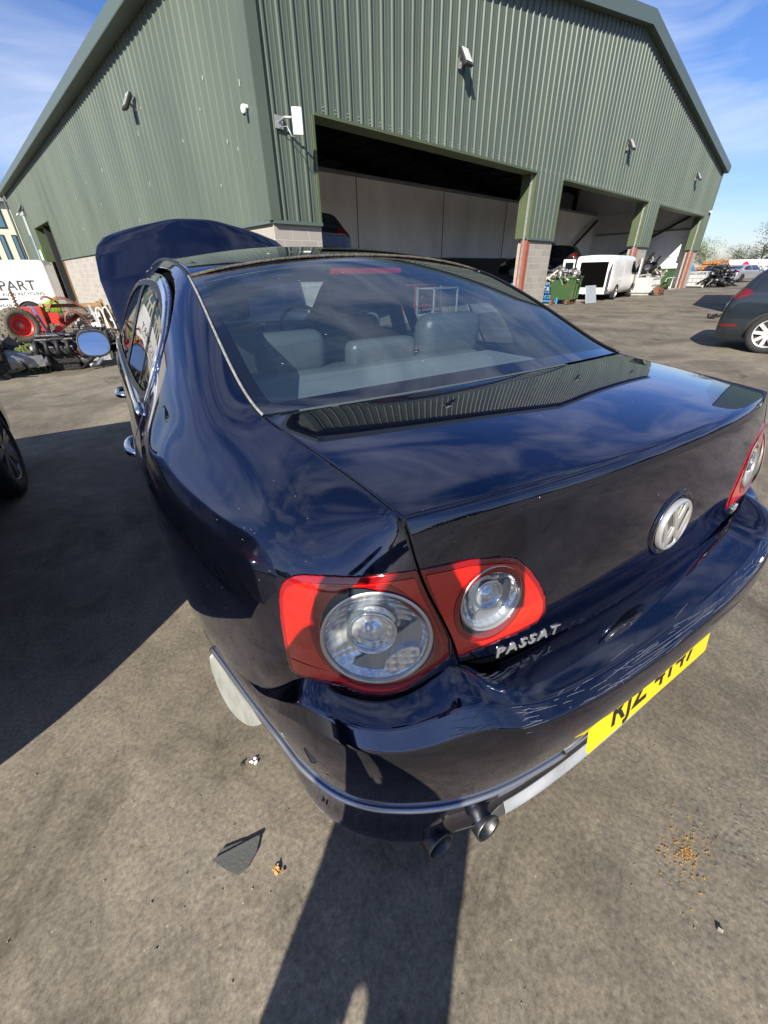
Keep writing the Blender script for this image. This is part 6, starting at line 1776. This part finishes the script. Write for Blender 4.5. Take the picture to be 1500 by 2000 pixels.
def tree(name, label, loc, h, cw, trunk_h, seed, leafm, n=1500, bare=False, group='trees beyond the yard'):
    rr = random.Random(seed)
    e = empty(name, loc, 0, label, 'tree', group)
    mb = MB(); top = Vector((rr.uniform(-.3, .3), rr.uniform(-.3, .3), h * .75))
    mb.tube([(0, 0, 0), (0.1, 0, trunk_h), tuple(top)], [h * .022, h * .016, h * .005], 7)
    tips = []
    nb_ = 34 if bare else 14
    for k in range(nb_):
        z = trunk_h * .7 + (h * .72 - trunk_h * .7) * rr.random(); a = rr.uniform(0, 6.28)
        r_ = cw * rr.uniform(.5, 1.0) * math.sqrt(max(.1, 1 - ((z - h * .5) / (h * .62)) ** 2))
        p1 = Vector((math.cos(a) * r_ * .5, math.sin(a) * r_ * .5, z + h * .08)); p2 = Vector((math.cos(a + .2) * r_, math.sin(a + .2) * r_, z + h * rr.uniform(.1, .22)))
        mb.tube([(0, 0, z), tuple(p1), tuple(p2)], [h * .008, h * .005, h * .0015], 5); tips += [p1, p2]
        if bare:
            for q in range(9):
                p3 = p1.lerp(p2, rr.random()) ; d = Vector((rr.uniform(-1, 1), rr.uniform(-1, 1), rr.uniform(.1, 1))) * h * .10
                mb.tube([tuple(p3), tuple(p3 + d)], [h * .0022, h * .0008], 3)
    mb.build('trunk', mat('bark', (.09, .075, .055), rough=.9) if 'bark' not in bpy.data.materials else bpy.data.materials['bark'], e)
    if not bare:
        vs, fs = [], []
        cl = [(p + Vector((rr.uniform(-1, 1), rr.uniform(-1, 1), rr.uniform(-.5, 1))) * cw * .18, cw * rr.uniform(.16, .34)) for p in tips for _ in range(2)]
        for i in range(n):
            c, r_ = cl[rr.randrange(len(cl))]
            d = Vector((rr.gauss(0, 1), rr.gauss(0, 1), rr.gauss(0, .8))).normalized() * r_ * rr.random() ** .35
            p = c + d; s = h * rr.uniform(.010, .022)
            u = Vector((rr.gauss(0, 1), rr.gauss(0, 1), rr.gauss(0, 1))).normalized(); v = u.orthogonal().normalized()
            b = len(vs); vs += [p - u * s, p + v * s * .6, p + u * s, p - v * s * .6]; fs.append((b, b + 1, b + 2, b + 3))
        from_pydata('crown', vs, fs, leafm, e)
    return e
LG1 = mat('spring_leaves', (.10, .15, .03), rough=.6, var=.4, vscale=.8); LG2 = mat('dark_leaves', (.05, .075, .03), rough=.6, var=.4, vscale=.8); LG3 = mat('olive_leaves', (.10, .11, .05), rough=.7, var=.3, vscale=.8)
for i, (x, y, h, cw, lm, nm, lb, bare) in enumerate((
    (101, 47.5, 6.2, 3.6, LG1, 'broadleaf_tree', 'bright green spring tree behind the pallet stacks', False),
    (99, 44.6, 5.0, 2.8, LG3, 'broadleaf_tree', 'olive budding tree just right of the bright green one', False),
    (100, 50.4, 4.3, 2.6, LG3, 'broadleaf_tree', 'low bare-looking tree beside the corner of the warehouse', False),
    (104, 40.2, 5.2, 3.4, LG2, 'broadleaf_tree', 'rounded dark tree above the left end of the white lorry', False),
    (104, 37.4, 6.6, 3.0, LG3, 'bare_tree', 'leafless tree above the lorry lettering', True),
    (104, 34.4, 8.2, 4.0, LG2, 'broadleaf_tree', 'tall dark tree at the right edge above the lorry', False),
    (112, 44.0, 4.0, 4.5, LG2, 'broadleaf_tree', 'low dark tree in the gap behind the parked cars', False))):
    tree(nm, lb, (x, y, 0), h, cw, h * .25, 70 + i, lm, 2600, bare)
for i, (x, y, h) in enumerate(((-9.2, 74, 10.5), (-11.5, 78, 11), (-7.6, 80, 9.5))):
    tree('bare_tree', ['bare winter tree left of the cream building', 'tall bare tree at the left edge behind the cream building', 'thin bare tree just behind the cream building'][i], (x, y, 0), h, 3.2, h * .2, 90 + i, LG3, 0, True)
# distant wood all round behind the viewer (seen as the reflected skyline)
rr = random.Random(99); vs, fs = [], []
for i in range(15000):
    a = rr.uniform(R(75), R(345)); r_ = rr.uniform(62, 74)
    hh = 3.6 + 1.8 * math.sin(a * 7) + 1.3 * math.sin(a * 17 + 1) + .9 * math.sin(a * 41)
    p = Vector((math.sin(a) * r_ - .9, math.cos(a) * r_, rr.random() ** .8 * max(1.5, hh)))
    s = rr.uniform(.35, .75); u = Vector((rr.gauss(0, 1), rr.gauss(0, 1), rr.gauss(0, 1))).normalized(); v = u.orthogonal().normalized()
    b = len(vs); vs += [p - u * s, p + v * s, p + u * s, p - v * s]; fs.append((b, b + 1, b + 2, b + 3))
o = from_pydata('distant_wood', vs, fs, LG2); tag(o, 'distant belt of dark woodland round the yard', 'woodland', kind='stuff')

# ================================================================== the photographer, standing behind the camera; casts the long shadow
SKIN = mat('skin', (.50, .30, .22), rough=.5); CLOTH = mat('navy_work_jacket', (.02, .024, .04), rough=.85); TROU = mat('dark_trousers', (.02, .02, .022), rough=.85); HAIR = mat('short_brown_hair', (.04, .025, .015), rough=.7)
def skin_mesh(name, verts, edges, radii, m, parent, sub=2, root=0):
    me = bpy.data.meshes.new(name); me.from_pydata(verts, edges, []); me.materials.append(m)
    o = bpy.data.objects.new(name, me); link(o, parent)
    sk = o.modifiers.new('skin', 'SKIN')
    for i, r_ in enumerate(radii):
        v = me.skin_vertices[0].data[i] if me.skin_vertices else None
        if v: v.radius = (r_ if isinstance(r_, tuple) else (r_, r_)); v.use_root = (i == root)
    ss = o.modifiers.new('sub', 'SUBSURF'); ss.levels = sub; ss.render_levels = sub
    return o
def person():
    e = empty('person', (-1.72, -.66, 0), R(-50), 'person in dark jacket and trousers standing behind the viewpoint, holding up a phone', 'person')
    # local: +y is the facing direction (towards the car), x to the right; metres
    V_, E_, R__ = [], [], []
    def v(x, y, z, r, par=None):
        V_.append((x, y, z)); R__.append(r)
        if par is not None: E_.append((par, len(V_) - 1))
        return len(V_) - 1
    hip = v(0, .00, .93, (.155, .12))
    w1 = v(0, .06, 1.08, (.145, .11), hip); ch = v(0, .17, 1.27, (.175, .12), w1); nk0 = v(0, .27, 1.42, (.12, .085), ch)
    nk = v(.03, .35, 1.53, .055, nk0); v(.05, .42, 1.60, .052, nk)
    for s in (-1, 1):
        t = v(s * .10, .0, .84, (.088, .092), hip); k = v(s * .125, .03, .48, .062, t); a = v(s * .15, -.02, .10, .045, k)
        sh = v(s * .17, .25, 1.38, .062, nk0); el = v(s * .24, .44, 1.17, .048, sh); wr = v(s * .10, .66, 1.30, .032, el)
    o = skin_mesh('clothed_body', V_, E_, R__, CLOTH, e, 2)
    # head, one continuous mesh with nose, brow, chin and ears
    me = bpy.data.meshes.new('head'); bm = bmesh.new(); bmesh.ops.create_uvsphere(bm, u_segments=28, v_segments=20, radius=1)
    for vv in bm.verts:
        x, y, z = vv.co
        vx, vy, vz = x * .076, y * .095, z * .118
        if z < -.2: vx *= 1 + (z + .2) * .32; vy += .012 * (-z - .2) * (1 if y > 0 else -1.5)
        if y > .82 and abs(x) < .22 and -.35 < z < .22: vy += .022 * (1 - abs(x) / .22) * (1 - abs(z + .12) / .4)
        if y > .75 and .16 < z < .36 and abs(x) > .2: vy -= .006
        if abs(x) > .93 and abs(z) < .28 and abs(y) < .35: vx *= 1.14
        if y > .85 and -.56 < z < -.46 and abs(x) < .3: vy -= .006
        vv.co = (vx, vy, vz)
    bm.to_mesh(me); bm.free(); me.materials.append(SKIN)
    for p in me.polygons: p.use_smooth = True
    h = bpy.data.objects.new('head', me); link(h, e); h.location = (.06, .47, 1.70); h.rotation_euler = (R(-22), 0, 0)
    for s in (-1, 1):
        mb = MB(); mb.lathe([(.001, -.011), (.009, -.006), (.011, 0), (.009, .006), (.001, .011)], (s * .029, .079, .022), 'y', 12); mb.build('eye', mat('eye_white', (.7, .7, .68), rough=.2) if 'eye_white' not in bpy.data.materials else bpy.data.materials['eye_white'], h)
    me2 = bpy.data.meshes.new('hair'); bm = bmesh.new(); bmesh.ops.create_uvsphere(bm, u_segments=24, v_segments=16, radius=1)
    bmesh.ops.delete(bm, geom=[vv for vv in bm.verts if vv.co.z < (.35 if vv.co.y > .2 else -.25)], context='VERTS')
    for vv in bm.verts: vv.co = (vv.co.x * .083, vv.co.y * .102, vv.co.z * .126)
    bm.to_mesh(me2); bm.free(); me2.materials.append(HAIR)
    ho = bpy.data.objects.new('hair', me2); link(ho, h)
    # hands: palm with five fingers closed on the sides of the phone
    for s in (-1, 1):
        V_, E_, R__ = [], [], []
        p0 = v(s * .10, .655, 1.298, (.030, .022)); p1 = v(s * .088, .70, 1.325, (.034, .015), p0); p2 = v(s * .082, .735, 1.345, (.036, .013), p1)
        for k, (ln, dz) in enumerate(((.9, .030), (1.0, .010), (.95, -.010), (.75, -.028))):
            a = v(s * .080, .748, 1.348 + dz, .0088, p2); b_ = v(s * (.072 - .004), .778 * 1.0, 1.355 + dz * 1.1, .0083, a); c_ = v(s * .050, .792 + .004 * ln, 1.357 + dz * 1.1, .0078, b_); v(s * (.050 - .022 * ln), .790, 1.357 + dz * 1.1, .0072, c_)
        t0 = v(s * .092, .705, 1.352, .0105, p1); t1 = v(s * .078, .725, 1.378, .0098, t0); v(s * .055, .742, 1.392, .0085, t1)
        skin_mesh('hand', V_, E_, R__, SKIN, e, 2)
    for s in (-1, 1):
        V_, E_, R__ = [], [], []
        a = v(s * .15, -.05, .06, .045); b_ = v(s * .16, .06, .045, .040, a); v(s * .17, .17, .032, .034, b_)
        skin_mesh('shoe', V_, E_, R__, PLBLK, e, 2)
    V_, E_, R__ = [], [], []
    hip = v(0, .0, .93, (.158, .125))
    for s in (-1, 1):
        t = v(s * .10, .0, .84, (.094, .098), hip); k = v(s * .125, .03, .48, .074, t); a = v(s * .15, -.02, .10, .072, k)
    skin_mesh('trousers', V_, E_, R__, TROU, e, 2)
    return e
per = person()
ph = empty('phone', tuple(CAM_POS - cf_ * .022 - cu_ * .02), 0, 'dark phone held up in both hands behind the boot', 'phone')
ph.rotation_euler = cam_o.rotation_euler.copy() if False else cam_o.matrix_world.to_euler()
MB().bx(-.037, .037, -.13, .03, -.004, .004).build('phone_body', PLBLK, ph, bevel=.003)
MB().bx(-.034, .034, -.126, .026, .004, .0045).build('screen', mat('phone_screen', (.02, .02, .025), rough=.05), ph)
